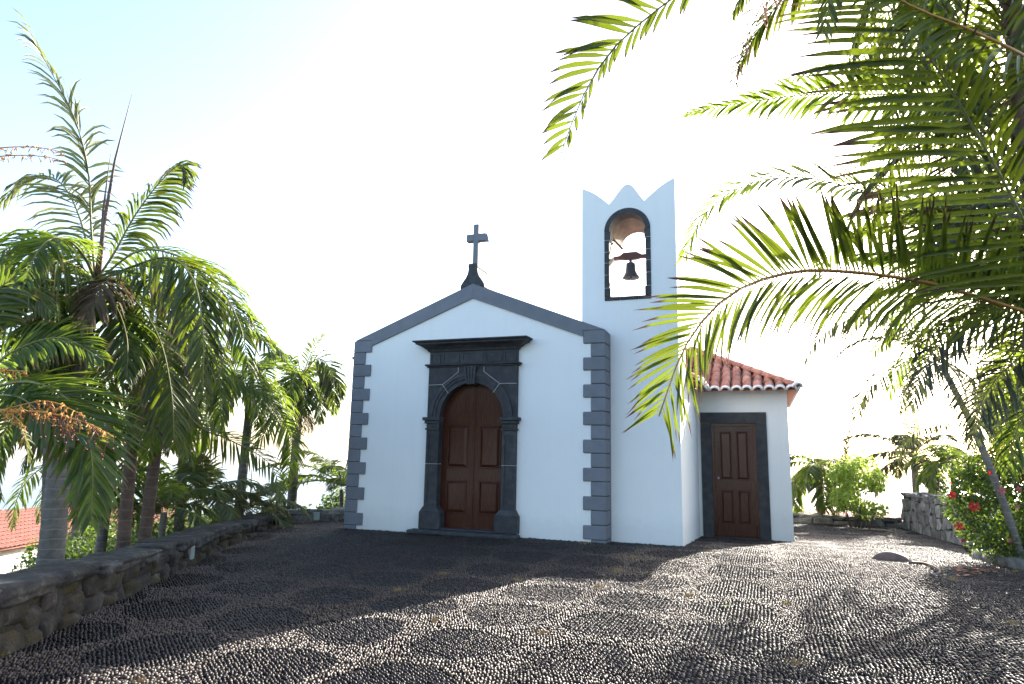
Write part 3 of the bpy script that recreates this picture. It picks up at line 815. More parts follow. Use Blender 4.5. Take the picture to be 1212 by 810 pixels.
# ---- bell, hung from its beam
bell = empty('bell', (5.66, .95, 5.20), 'small dark bronze bell hanging from a red brown beam in the tower opening', 'bell')
mb = MB(); yb = .95
mb.prism([(5.335,5.60),(5.335,5.665),(5.44,5.672),(5.52,5.735),(5.78,5.735),(5.88,5.672),(6.03,5.672),(6.03,5.60),(5.86,5.605),(5.76,5.585),(5.55,5.585),(5.46,5.60)], yb-.045, yb+.045)
obj('headstock', mb, m_yoke, bell)
mb = MB(); mb.tube([(5.655,yb,5.60),(5.655,yb,5.50)], .03, 10); obj('crown_loop', mb, m_iron, bell)
mb = MB(); mb.lathe([(0,.315),(.05,.315),(.085,.30),(.098,.27),(.10,.22),(.108,.14),(.125,.08),(.155,.03),(.172,.0),(.165,-.012),(.14,.02),(.10,.08),(.085,.2),(0,.27)], (5.66,yb,5.215), 28)
obj('bell_body', mb, m_iron, bell, True)
mb = MB(); mb.tube([(5.66,yb,5.45),(5.66,yb,5.24)], .01, 6); mb.lathe([(0,-.03),(.022,-.02),(.03,0),(.022,.02),(0,.03)], (5.66,yb,5.215), 10)
obj('clapper', mb, m_iron, bell, True)

# ---------------------------------------------------------------- stone walls of the courtyard
def stone(sx, sy, sz, seed, rnd=.12, sq=.72):
    """irregular block, centred, 26 vertices"""
    r = random.Random(seed); mb = MB(); idx = {}
    for i in (-1,0,1):
        for j in (-1,0,1):
            for k in (-1,0,1):
                if i == j == k == 0: continue
                p = np.array([i,j,k], float); n_ = sum(abs(v) for v in (i,j,k))
                f = {1:1.0, 2:.97, 3:.93}[n_] if sq > .7 else {1:1.0,2:.88,3:.78}[n_]
                p = p*f+np.array([r.uniform(-rnd,rnd) for _ in range(3)])
                idx[(i,j,k)] = len(mb.v); mb.v.append((p[0]*sx/2, p[1]*sy/2, p[2]*sz/2))
    for ax in range(3):
        o1, o2 = [q for q in range(3) if q != ax]
        for s in (-1,1):
            for a in (-1,0):
                for b in (-1,0):
                    c = []
                    for u1, u2 in ((a,b),(a+1,b),(a+1,b+1),(a,b+1)):
                        t = [0,0,0]; t[ax] = s; t[o1] = u1; t[o2] = u2; c.append(idx[tuple(t)])
                    P = [np.array(mb.v[q]) for q in c]; nn = np.cross(P[1]-P[0], P[2]-P[0])
                    mb.f.append(tuple(c if nn.dot(sum(P)) > 0 else c[::-1])); mb.m.append(0)
    return mb

def vnoise(x, y, z):
    from mathutils import noise as mn
    return mn.noise(Vector((x,y,z)))

def along(pts):
    L = [0]
    for a, b in zip(pts[:-1], pts[1:]): L.append(L[-1]+float(np.linalg.norm(b-a)))
    return L
def stone_hi(sx, sy, sz, seed, n=6, pw=5, amp=.16):
    """denser irregular block with chipped, lumpy faces"""
    mb = MB(); idx = {}; so = seed*7.31
    def vert(i, j, k):
        if (i,j,k) in idx: return idx[(i,j,k)]
        p = np.array([i,j,k], float)/n*2-1; L_ = (np.abs(p)**pw).sum()**(1/pw); q = p/L_
        h = vnoise(q[0]*1.3+so, q[1]*1.3, q[2]*1.3+so)*amp+vnoise(q[0]*4+so, q[1]*4+so, q[2]*4)*amp*.45
        q = q*(1+h); idx[(i,j,k)] = len(mb.v); mb.v.append((q[0]*sx/2, q[1]*sy/2, q[2]*sz/2)); return idx[(i,j,k)]
    for ax in range(3):
        o1, o2 = [q for q in range(3) if q != ax]
        for s_ in (0, n):
            for a in range(n):
                for b in range(n):
                    c = []
                    for u1, u2 in ((a,b),(a+1,b),(a+1,b+1),(a,b+1)):
                        t = [0,0,0]; t[ax] = s_; t[o1] = u1; t[o2] = u2; c.append(vert(*t))
                    flip = (s_ == 0) != (ax == 1)
                    mb.f.append(tuple(c[::-1] if flip else c)); mb.m.append(0)
    return mb
# left wall: rough rubble body, flat slabs on top
LW = [np.array(p) for p in ((3.65,-10.6),(2.55,-8.24),(1.73,-6.71),(.92,-5.19),(-.11,-3.26),(-1.16,-.98),(-1.75,.30))]
LT = [.74,.63,.52,.49,.45,.42,.40]
lwall = empty('low_stone_wall', (.9,-5.2,.1), 'low mossy rubble wall with flat cap slabs along the left side of the courtyard', 'stone wall', 'courtyard walls')
Lc = along(LW); LT_ = lambda d: float(np.interp(d, Lc, LT))
def lw_at(d):
    return np.array([np.interp(d, Lc, [p[0] for p in LW]), np.interp(d, Lc, [p[1] for p in LW])])
def dir_at(d):
    a = lw_at(max(0,d-.05)); b = lw_at(min(Lc[-1],d+.05)); t = b-a; return t/np.linalg.norm(t)
mb = MB(); ds = np.arange(0, Lc[-1]+.001, .06); nz = 10; nrow = len(ds)
for d in ds:
    p = lw_at(d); t = dir_at(d); nn = np.array([-t[1], t[0]])      # points away from the courtyard (left)
    top = LT_(d)-.05
    for k in range(nz+1):
        z = -.1+(top+.1)*k/nz
        a = .045*vnoise(p[0]*3.1, p[1]*3.1, z*4)+.03*vnoise(p[0]*9, p[1]*9, z*11)+.05*(1-k/nz)
        q = p-nn*(a); mb.v.append((q[0], q[1], z))
    for off in (.12,.42):
        q = p+nn*off; mb.v.append((q[0], q[1], top))
    q = p+nn*.46; mb.v.append((q[0], q[1], -1.6))
m_ = nz+4
for i in range(nrow-1):
    for k in range(m_-1): mb.f.append((i*m_+k, i*m_+k+1, (i+1)*m_+k+1, (i+1)*m_+k)); mb.m.append(0)
mb.f.append(tuple(range(m_))); mb.m.append(0); mb.f.append(tuple((nrow-1)*m_+k for k in range(m_-1,-1,-1))); mb.m.append(0)
mb.f = [f[::-1] for f in mb.f]
obj('wall_body', mb, m_wallmortar, lwall, True)
# face stones, mostly sunk in mortar
sid = 0; d = .15
while d < Lc[-1]-.1:
    top = LT_(d)-.09; z = .06; wd = R.uniform(.22,.46)*(1 if d < 5 else .8)
    while z < top-.05:
        hgt = min(R.uniform(.13,.24), top-z+.02)
        p = lw_at(min(d+wd/2, Lc[-1])); t = dir_at(min(d+wd/2, Lc[-1])); nn = np.array([-t[1],t[0]])
        q = p+nn*(.125-.05*(1-z/top))
        o = obj('wall_stone', stone_hi(wd*R.uniform(.95,1.12), .30, hgt*R.uniform(.95,1.15), sid), m_wallstone, lwall, True, loc=(0,0,0))
        o.location = Vector((q[0]+t[0]*R.uniform(-.04,.04), q[1]+t[1]*R.uniform(-.04,.04), z+hgt/2))-ORG[lwall.name]
        o.rotation_euler = (R.uniform(-.08,.08), R.uniform(-.1,.1), math.atan2(t[1],t[0])+R.uniform(-.08,.08)); sid += 1
        z += hgt+.01
    d += wd
# cap slabs
d = .05
while d < Lc[-1]-.05:
    wd = R.uniform(.42,.85); wd = min(wd, Lc[-1]-d)
    if wd < .15: break
    p = lw_at(d+wd/2); t = dir_at(d+wd/2); nn = np.array([-t[1],t[0]]); q = p+nn*.19
    hh = R.uniform(.10,.15)
    o = obj('cap_stone', stone_hi(wd*1.02, .52+R.uniform(-.05,.07), hh*1.1, sid, 9, 9, .14), m_capstone, lwall, True, loc=(0,0,0))
    o.location = Vector((q[0], q[1], LT_(d+wd/2)-hh/2+.01+R.uniform(-.015,.012)))-ORG[lwall.name]
    o.rotation_euler = (R.uniform(-.03,.03), R.uniform(-.03,.03), math.atan2(t[1],t[0])+R.uniform(-.05,.05)); sid += 1
    d += wd
# small lamps let into the walls
lp = empty('wall_lamp', (.62,-4.62,.30), 'small square recessed lamp in the face of the left wall', 'lamp', 'recessed wall lamps')
t = dir_at(6.7); ang = math.atan2(t[1], t[0])
def lamp_parts(root):
    o = obj('lamp_frame', MB().bbox((-.075,-.03,-.085),(.075,.06,.085),.006), m_metal, root, loc=(0,0,0)); o.location = (0,0,0); o.rotation_euler = (0,0,ang)
    o = obj('lamp_glass', MB().bbox((-.06,-.036,-.07),(.06,-.0305,.07),.002), m_glass, root, loc=(0,0,0)); o.location = (0,0,0); o.rotation_euler = (0,0,ang)
p = lw_at(6.72); lp.location = (p[0]+.045, p[1]-.0, .30); ORG[lp.name] = Vector(lp.location); lamp_parts(lp)

def rubble_wall(name, foot, tops, thick, label, mat, sw=(.16,.34), sh=(.11,.22), cap=True, zoff=-.15, outward=1, group='courtyard walls', seed=3):
    r = random.Random(seed)
    foot = [np.array(p, float) for p in foot]; Lq = along(foot)
    c = foot[0]; root = empty(name, (c[0], c[1], tops[0]-.5), label, 'stone wall', group)
    def pt(d): return np.array([np.interp(d,Lq,[p[0] for p in foot]), np.interp(d,Lq,[p[1] for p in foot])])
    mb = MB(); n = max(2, int(Lq[-1]/.3))
    for i in range(n+1):
        d = Lq[-1]*i/n; p = pt(d); t = pt(min(d+.05,Lq[-1]))-pt(max(0,d-.05)); t /= np.linalg.norm(t); nn = np.array([-t[1],t[0]])*outward
        tp_ = float(np.interp(d, Lq, tops))-.06
        a = p+nn*.05; b = p+nn*(thick-.05)
        for q, z in ((a,-.8),(a,tp_),(b,tp_),(b,-.8)): mb.v.append((q[0],q[1],z))
    for i in range(n):
        for k in range(4): mb.f.append((i*4+k, i*4+(k+1)%4, i*4+4+(k+1)%4, i*4+4+k)); mb.m.append(0)
    mb.f += [(0,1,2,3), (n*4+3,n*4+2,n*4+1,n*4)]; mb.m += [0,0]
    obj('wall_body', mb, m_wallmortar, root)
    def put(nm, p, z, t, s, side=0):
        mbs = stone(s[0], s[1], s[2], r.randrange(9999), .17, .8)
        o = obj(nm, mbs, mat, root, False, loc=(0,0,0))
        o.location = Vector((p[0],p[1],z))-ORG[root.name]
        o.rotation_euler = (r.uniform(-.1,.1), r.uniform(-.1,.1), math.atan2(t[1],t[0])+r.uniform(-.1,.1))
    z = zoff; k = 0
    zmax = max(tops)-.07
    while z < zmax-.04:
        hgt = r.uniform(*sh); d = -r.uniform(0,.15)
        while d < Lq[-1]:
            wd = r.uniform(*sw); dm = min(max(d+wd/2,.05), Lq[-1]-.02); tp_ = float(np.interp(dm, Lq, tops))-.05
            if z+hgt*.5 < tp_:
                p = pt(dm); t = pt(min(dm+.05,Lq[-1]))-pt(max(0,dm-.05)); t /= np.linalg.norm(t); nn = np.array([-t[1],t[0]])*outward
                put('wall_stone', p+nn*(.10+r.uniform(-.02,.02)), z+hgt/2+r.uniform(-.05,.05), t, (wd*.97,.24,min(hgt,tp_-z+.03)*r.uniform(.85,1.12)))
            d += wd
        # the two ends
        for de, sg in ((0,1),(Lq[-1],-1)):
            p = pt(de); t = pt(min(de+.05,Lq[-1]))-pt(max(0,de-.05)); t /= np.linalg.norm(t); nn = np.array([-t[1],t[0]])*outward
            if z+hgt*.5 < float(np.interp(de, Lq, tops))-.05:
                put('wall_stone', p+nn*thick*.5+t*sg*.06, z+hgt/2, nn, (thick*.9,.24,hgt*.95))
        z += hgt
    if cap:
        d = 0
        while d < Lq[-1]-.03:
            wd = min(r.uniform(.3,.6), Lq[-1]-d); p = pt(d+wd/2); t = pt(min(d+wd,Lq[-1]))-pt(d); t /= np.linalg.norm(t); nn = np.array([-t[1],t[0]])*outward
            put('cap_stone', p+nn*thick/2, float(np.interp(d+wd/2, Lq, tops))-.04+r.uniform(-.015,.015), t, (wd*.98,thick+.06,.10)); d += wd
    return root
rubble_wall('rear_stone_wall', ((-1.80,.34),(-1.50,.26),(-.85,1.42),(.3,3.3)), (.41,.44,.42,.42), .34, 'sunlit low rubble wall closing the gap left of the facade', m_greystone, outward=1, seed=4)
rubble_wall('far_low_wall', ((7.2,9.9),(8.8,9.98),(11.62,10.10)), (.17,.17,.15), .34, 'very low wall at the far end of the courtyard, right of the side room', m_greystone, (.4,.8),(.2,.24), zoff=-.18, seed=5)
rubble_wall('tall_rubble_wall', ((11.62,10.0),(11.86,7.6),(12.10,5.2),(12.4,2.6)), (.86,.92,.97,1.0), .36, 'waist high grey rubble wall behind the red flowered bush', m_greystone, (.16,.36), (.17,.33), outward=1, seed=6)
# second lamp in the rear wall
lp2 = lp.copy(); col.objects.link(lp2); lp2.location = (-1.22,.70,.30); lp2['label'] = 'small white lamp plate on the sunlit wall left of the facade'; ORG[lp2.name] = Vector(lp2.location)
for ch in [o for o in bpy.data.objects if o.parent == lp]:
    c = ch.copy(); col.objects.link(c); c.parent = lp2
    c.rotation_euler = (0,0,1.06+math.pi*0)
# kerb stones of the flower bed
kerb = empty('bed_kerb', (11.3,1.0,.0), 'grey stone kerb edging the flower bed under the bush', 'kerb')
kp = [np.array(p) for p in ((11.33,2.15),(11.28,1.35),(11.30,.55),(11.40,-.25),(11.62,-1.2),(11.9,-2.2))]
for a, b in zip(kp[:-1], kp[1:]):
    t = b-a; L__ = np.linalg.norm(t); c = (a+b)/2
    o = obj('kerb_stone', stone(L__*.97,.16,.20,R.randrange(999),.06), m_greystone, kerb, True, loc=(0,0,0))
    o.location = Vector((c[0]+.05,c[1],float(gz(c[0],c[1]))+.05))-ORG[kerb.name]; o.rotation_euler = (0,R.uniform(-.03,.03),math.atan2(t[1],t[0]))

# ---------------------------------------------------------------- palms
def resample(pts, n):
    """smooth curve through control points"""
    P = [np.array(p, float) for p in pts]; P = [2*P[0]-P[1]]+P+[2*P[-1]-P[-2]]; out = []
    for i in range(1, len(P)-2):
        for s in np.linspace(0, 1, 14, endpoint=False):
            a, b, c, d = P[i-1:i+3]
            out.append(.5*((2*b)+(-a+c)*s+(2*a-5*b+4*c-d)*s*s+(-a+3*b-3*c+d)*s**3))
    out.append(P[-2]); out = np.array(out)
    L = np.concatenate([[0], np.cumsum(np.linalg.norm(np.diff(out, axis=0), axis=1))])
    u_ = np.linspace(0, L[-1], n)
    return np.stack([np.interp(u_, L, out[:,k]) for k in range(3)], 1), L[-1]

def unit(a): return a/(np.linalg.norm(a, axis=-1, keepdims=True)+1e-9)

def leaflets(C, n, Lf, Wf, a0=70, a1=28, vee=15, droop=.5, t0=.14, seed=0, sides=(1,-1), up=(0,0,1), gap=.0, K=4, jit=6, prof=None, shrink=(1,1), curl=0, ends=(.35,.25)):
    """arrays (verts, faces, colour) of all leaflets of one frond"""
    rg = np.random.default_rng(seed); V = []; F = []; A = []; off = 0
    M_ = len(C); tt = np.linspace(0, 1, M_)
    T = unit(np.gradient(C, axis=0)); upv = np.array(up, float)
    N = unit(upv-T*(T@upv)[:,None]); B = np.cross(T, N)
    for si, s in enumerate(sides):
        t = t0+(1-t0)*(np.arange(n)+.5*(si))/n+rg.normal(0,.15/n,n); t = np.clip(t, t0, .995)
        if gap: t = t[rg.random(n) > gap]
        m = len(t)
        f = lambda A_: np.stack([np.interp(t, tt, A_[:,k]) for k in range(3)], 1)
        p = f(C); t_ = unit(f(T)); n_ = unit(f(N)); b_ = unit(f(B))*s
        ang = np.radians(a0+(a1-a0)*t**1.3+rg.normal(0,jit,m)); ve = np.radians(vee+rg.normal(0,jit*.9,m))
        d = np.cos(ang)[:,None]*t_+np.sin(ang)[:,None]*(np.cos(ve)[:,None]*b_+np.sin(ve)[:,None]*n_)
        x = (t-t0)/(1-t0)
        ln = Lf*shrink[si]*(np.minimum(1, ends[0]+(1-ends[0])*np.sin(np.minimum(x/.35,1)*math.pi/2)))*(1-(1-ends[1])*np.clip((x-.45)/.55,0,1)**1.4)*rg.uniform(.88,1.08,m)
        if prof: ln = ln*np.interp(x, *prof)
        wd = Wf*(.6+.4*np.sin(math.pi*np.clip(x*.9+.1,0,1)))*rg.uniform(.85,1.1,m)
        rndv = np.clip(rg.normal(.5,.22,m), 0, 1)
        wp = [.30,.95,1.0,.72,.04] if K == 4 else np.interp(np.linspace(0,1,K+1), [0,.25,.5,.75,1], [.30,.95,1.0,.72,.04])
        dr = droop*rg.uniform(.7,1.35,m)
        pk = p.copy(); dk = unit(d); rows = []
        for k in range(K+1):
            wv = unit(t_-dk*np.sum(t_*dk,1)[:,None])
            nn = unit(np.cross(wv, dk)); sg = np.sign(np.sum(nn*n_,1))[:,None]; sg[sg==0] = 1; nn = nn*sg
            hw = (wd*wp[k]/2)[:,None]
            rows.append(np.stack([pk+wv*hw, pk-nn*hw*.55, pk-wv*hw], 1))
            pk = pk+dk*(ln/K)[:,None]
            dk = unit(dk+np.array([0,0,-1.])*(dr*(k+1)/K*.55)[:,None]+(t_*curl/K))
        V_ = np.stack(rows, 1)               # m, K+1, 3, 3
        V.append(V_.reshape(-1,3))
        ids = off+np.arange(m*(K+1)*3).reshape(m, K+1, 3)
        for c in (0,1):
            q = np.stack([ids[:,:-1,c], ids[:,:-1,c+1], ids[:,1:,c+1], ids[:,1:,c]], -1).reshape(-1,4)
            F.append(q)
        colr = np.zeros((m,K+1,3,4)); colr[...,0] = np.linspace(0,1,K+1)[None,:,None]; colr[...,1] = rndv[:,None,None]; colr[...,2] = t[:,None,None]; colr[...,3] = 1
        A.append(colr.reshape(-1,4)); off += m*(K+1)*3
    return np.concatenate(V), np.concatenate(F), np.concatenate(A)

def frond(parent, pts, n=45, Lf=.5, Wf=.035, r0=.02, leafm=None, rachm=None, split=False, name='frond', label=None, face=0, **kw):
    """one frond: rachis with its leaflets; `split` makes every leaflet a sub-part"""
    C, L = resample(pts, 26)
    if face: kw['up'] = unit(np.array([0,0,1.])*(1-face)+unit(CAM-C[13])*face)
    V, F, A = leaflets(C, n, Lf, Wf, **kw)
    rb = MB(); rb.tube(C, list(np.linspace(r0, r0*.18, 26)), 6)
    leafm = leafm or m_leaf; rachm = rachm or m_rachis
    if not split:
        mb = MB(); mb.v = [tuple(v) for v in V.tolist()]; mb.f = [tuple(f) for f in F.tolist()]; mb.m = [0]*len(F)
        mb.add(rb.v, rb.f, 1)
        A2 = np.concatenate([A, np.tile([0,.5,0,1], (len(rb.v),1))])
        return obj(name, mb, [leafm, rachm], parent, True, attr=A2, label=label)
    o = obj(name, rb, [rachm], parent, True, label=label)
    per = 15; nl = len(V)//per
    base = F.reshape(2, -1, 4) if False else None
    K = 4
    loc = [(k*3+c, k*3+c+1, (k+1)*3+c+1, (k+1)*3+c) for c in (0,1) for k in range(K)]
    for i in range(nl):
        mb = MB(); mb.v = [tuple(v) for v in V[i*per:(i+1)*per].tolist()]; mb.f = list(loc); mb.m = [0]*len(loc)
        obj('leaflet', mb, leafm, o, True, attr=A[i*per:(i+1)*per], loc=tuple(V[i*per]))
    return o

def arch_pts(base, az, el, L, bend, n=7, side=0):
    """control points of a frond that leaves `base` and bows under its weight"""
    p = np.array(base, float); out = [p.copy()]; e = math.radians(el); a = math.radians(az)
    for k in range(n):
        s = (k+1)/n
        ee = e-math.radians(bend)*s**1.25; aa = a+math.radians(side)*s
        p = p+np.array([math.cos(ee)*math.cos(aa), math.cos(ee)*math.sin(aa), math.sin(ee)])*L/n; out.append(p.copy())
    return out

def trunk(parent, pts, r0, r1, mat=None, n=14, rings=True, name='trunk'):
    C, L = resample(pts, max(20, int(np.linalg.norm(np.array(pts[-1])-np.array(pts[0]))/.05)))
    k = len(C); rad = np.linspace(r0, r1, k)
    if rings: rad = rad*(1+.035*((np.arange(k) % 3) == 0))
    mb = MB(); mb.tube(C, list(rad), n)
    return obj(name, mb, mat or m_trunk, parent, True)

def shaft(parent, a, b, r, mat=None):
    a = np.array(a); b = np.array(b); C = [a+(b-a)*t for t in np.linspace(0,1,7)]
    mb = MB(); mb.tube(C, [r*.95,r*1.18,r*1.15,r*.98,r*.8,r*.6,r*.4], 12); return obj('crownshaft', mb, mat or m_shaft, parent, True)

def crown(parent, c, n, L, seed, el=(-25,75), bend=(60,110), az0=0, Lf=.5, Wf=.035, nl=42, leafm=None, azr=None, **kw):
    r = random.Random(seed)
    for i in range(n):
        az = az0+360*i/n*1.0+r.uniform(-14,14) if azr is None else r.uniform(*azr)
        e = el[0]+(el[1]-el[0])*((i*.618)%1)+r.uniform(-6,6)
        Li = L*r.uniform(.8,1.1)
        frond(parent, arch_pts(c, az, e, Li, r.uniform(*bend), side=r.uniform(-25,25)), nl, Lf*r.uniform(.85,1.1), Wf, .013+.007*L/2, leafm, seed=seed*77+i,
              droop=r.uniform(.6,1.5), vee=r.uniform(-20,20), jit=9, **kw)
    # unopened spear leaf
    mb = MB(); top = np.array(c)+np.array([r.uniform(-.1,.1)*L, r.uniform(-.1,.1)*L, L*.55]); mb.tube([c, (np.array(c)+top)/2, top], [.018,.014,.003], 6)
    obj('spear_leaf', mb, m_rachis, parent, True)

GP = 'palms beyond the left wall'
# -- thick trunk palm next to the wall (left)
pal = empty('palm_tree', (.30,-6.35,-1.2), 'big palm with a thick ringed grey trunk just over the left wall', 'palm tree', GP)
b0 = at(60,660,7.6); k0 = at(112,330,8.6)
trunk(pal, [(b0[0],b0[1],-1.3), b0, at(66,600,7.7), at(80,480,8.1), at(98,400,8.4)], .155, .10)
shaft(pal, at(98,400,8.4), k0, .10)
K1 = k0
def hero(parent, px, n=48, Lf=.5, Wf=.04, r0=.018, **kw):
    kw.setdefault('face', .5)
    return frond(parent, [at(*p) for p in px], n, Lf, Wf, r0, **kw)
hero(pal, [(112,335,8.6),(150,318,8.3),(198,305,8.0),(228,330,7.7),(240,390,7.5),(240,470,7.4)], 72, .74, .042, vee=-24, droop=1.1, seed=1, a0=64, a1=30, leafm=m_leaf_near)
hero(pal, [(112,335,8.6),(135,300,8.6),(160,255,8.7),(190,215,8.8),(213,196,8.8),(222,215,8.7)], 52, .60, .042, vee=-40, droop=1.6, seed=2, a0=60, leafm=m_leaf_near)
hero(pal, [(113,335,8.6),(108,270,8.7),(104,200,8.7),(88,140,8.6),(62,88,8.5),(38,45,8.3)], 56, .50, .040, vee=0, droop=1.35, seed=3, a0=50, a1=16, leafm=m_leaf_pale, ends=(.35,.85), face=.35, gap=.22, jit=14)
hero(pal, [(112,335,8.6),(80,300,8.3),(30,285,8.1),(-30,320,7.9)], 50, .62, .042, vee=-15, droop=1.35, seed=4)
hero(pal, [(112,335,8.6),(90,315,8.0),(55,310,7.6),(15,335,7.3),(-20,390,7.1)], 50, .62, .045, vee=-10, droop=1.35, seed=5)
hero(pal, [(112,340,8.6),(70,350,8.0),(20,340,7.5),(-50,350,7.2)], 50, .60, .045, vee=0, droop=1.35, seed=6)
hero(pal, [(115,340,8.6),(160,345,8.8),(230,350,9.0),(285,370,9.2),(325,420,9.3)], 50, .55, .04, vee=-10, droop=1.35, seed=7)
hero(pal, [(112,335,8.6),(95,260,8.9),(70,215,9.0),(35,210,9.0),(0,240,9.0)], 50, .66, .04, vee=-10, droop=1.4, jit=12, gap=.15, seed=8, leafm=m_leaf_pale)
hero(pal, [(112,340,8.6),(135,360,8.2),(150,400,7.9),(150,450,7.7)], 46, .58, .042, vee=-10, droop=1.35, seed=9)
hero(pal, [(112,340,8.6),(85,370,8.2),(50,400,7.9),(10,440,7.7)], 46, .60, .042, vee=5, droop=1.35, seed=10)
hero(pal, [(112,340,8.6),(128,330,8.2),(118,345,7.8),(95,385,7.6)], 38, .5, .05, vee=-20, droop=1.2, seed=11, leafm=m_dry, rachm=m_twig)
hero(pal, [(112,340,8.6),(60,335,8.9),(-10,380,9.0),(-40,450,9.0)], 46, .6, .042, vee=-10, droop=1.0, seed=12)
for px, sd, mt in (([(112,335,8.6),(170,296,8.6),(238,318,8.5),(280,375,8.4),(296,440,8.4)], 13, m_leaf),
                   ([(112,338,8.6),(155,352,8.4),(188,400,8.2),(203,465,8.1),(206,525,8.0)], 14, m_leaf_near),
                   ([(112,338,8.6),(150,330,9.0),(215,370,9.2),(255,430,9.3),(262,500,9.3)], 15, m_leaf),
                   ([(112,338,8.6),(90,345,8.2),(60,385,8.0),(45,450,7.9)], 16, m_leaf)):
    hero(pal, px, 60, .72, .042, vee=-20, droop=1.2, seed=sd, leafm=mt, a0=64, a1=30)
crown(pal, k0, 10, 2.4, 41, (-30,45), (70,120), 20, .6, .045, 46)
mb = MB(); mb.tube([at(116,335,8.6), at(122,270,8.6), at(136,190,8.5), at(156,112,8.4)], [.032,.024,.014,.003], 6); obj('spear_leaf', mb, m_spathe, pal, True)
mb = MB(); mb.tube([at(117,335,8.6), at(122,250,8.6), at(131,182,8.6)], [.02,.015,.003], 6); obj('spear_leaf', mb, m_spathe, pal, True)
# -- second palm, nearer, its crown low at the left edge: the big dark frond over the wall
pb = empty('palm_tree', (-.6,-7.6,-1.6), 'palm at the left edge whose broad dark fronds hang over the wall', 'palm tree', GP)
kb = at(-40,470,6.9)
trunk(pb, [(*at(-70,700,7.0)[:2],-1.6), at(-65,640,7.0), kb], .11, .08)
hero(pb, [(-40,470,6.9),(30,452,6.6),(85,478,6.3),(108,540,6.1),(108,618,6.0)], 62, .72, .05, vee=-6, droop=.45, seed=21, a0=62, a1=26, r0=.02)
hero(pb, [(-40,470,6.9),(20,470,6.3),(60,500,6.0),(110,520,5.8)], 40, .78, .05, vee=10, droop=.3, seed=22, a0=48, a1=16)
hero(pb, [(-40,470,6.9),(10,420,6.9),(70,400,6.9),(120,425,6.9)], 46, .55, .045, vee=0, droop=.7, seed=24)
hero(pb, [(-40,470,6.9),(-30,380,7.0),(20,330,7.1),(60,370,7.2)], 46, .55, .045, vee=0, droop=.7, seed=26)
# -- pair of brown trunks further on
def palm(name_label, base, kpt, r0, r1, nfr, L, seed, group=GP, mat=None, shaft_h=.6, lean=None, nm='palm_tree', **kw):
    b = np.array(base, float); k = np.array(kpt, float)
    root = empty(nm, (b[0],b[1],b[2]), name_label, 'palm tree', group)
    mid = lean if lean is not None else (b+k)/2
    s = k-(k-np.array(mid))/np.linalg.norm(k-np.array(mid))*shaft_h
    trunk(root, [b, mid, s] if np.linalg.norm(s-mid) > .3 else [b, s], r0, r1, mat)
    if shaft_h > .15: shaft(root, s, k, r1*1.02, m_trunk_br if mat is m_trunk_br else None)
    if nfr: crown(root, k, nfr, L, seed, **kw)
    return root
def foot(px, py, d, z): p = at(px, py, d); return (p[0], p[1], z)
pc = palm('slim brown trunked palm, left one of the close pair behind the left wall', foot(150,640,9.3,-1.2), at(165,425,9.6), .10, .075, 6, 2.0, 31, mat=m_trunk_br, shaft_h=.9, Lf=.5, Wf=.04, el=(-10,60), bend=(80,120))
hero(pc, [(165,425,9.6),(185,395,9.4),(180,430,9.3),(163,495,9.2)], 44, .38, .035, vee=25, droop=.2, seed=33, a0=60, a1=40)
pd = palm('slim brown trunked palm, right one of the close pair behind the left wall', foot(168,640,9.6,-1.2), at(198,430,10.3), .10, .075, 6, 1.9, 32, mat=m_trunk_br, shaft_h=.9, Lf=.5, Wf=.04, el=(-20,55), bend=(70,120))
hero(pd, [(198,430,10.3),(240,455,10.1),(285,452,10.0),(320,470,9.9)], 46, .55, .04, vee=-5, droop=.7, seed=34)
hero(pd, [(198,430,10.3),(230,500,10.2),(270,520,10.1),(318,548,10.0),(335,590,9.9)], 46, .5, .035, vee=-10, droop=.9, seed=35)
# -- palm with clean grey trunk at px 283
pe = palm('palm with a bare grey trunk standing alone between the pair and the low sunny palms', foot(281,600,14,-1.6), at(300,440,14.2), .12, .085, 8, 1.9, 36, Lf=.55, Wf=.045, shaft_h=1.0, el=(-35,60), bend=(70,120))
hero(pe, [(300,440,14.2),(262,470,14.0),(232,520,13.8),(225,560,13.7)], 44, .6, .045, vee=-10, droop=1.0, seed=37)
hero(pe, [(300,440,14.2),(320,480,14.0),(345,520,13.9),(338,575,13.9)], 44, .6, .045, vee=-10, droop=1.0, seed=38)
# -- palm nearest the facade with dry skirt
pf = palm('palm with a shaggy dry skirt on its trunk, nearest the facade', foot(345,600,16.8,-1.5), at(356,450,17), .13, .10, 11, 1.7, 39, Lf=.6, Wf=.055, shaft_h=.8, el=(-5,65), bend=(80,130))
for i in range(7):
    a = i*51
    frond(pf, arch_pts(at(353,475,17), a, -35, .9, 50, 4), 22, .35, .03, .01, m_dry, m_twig, seed=300+i, droop=1.2)
hero(pf, [(356,450,17),(375,425,16.8),(392,440,16.7),(397,480,16.7)], 44, .7, .055, vee=-15, droop=1.1, seed=40, leafm=m_leaf_near)
hero(pf, [(356,450,17),(372,410,17),(385,395,17)], 30, .3, .03, vee=20, droop=.5, seed=43, leafm=m_leaf_pale)
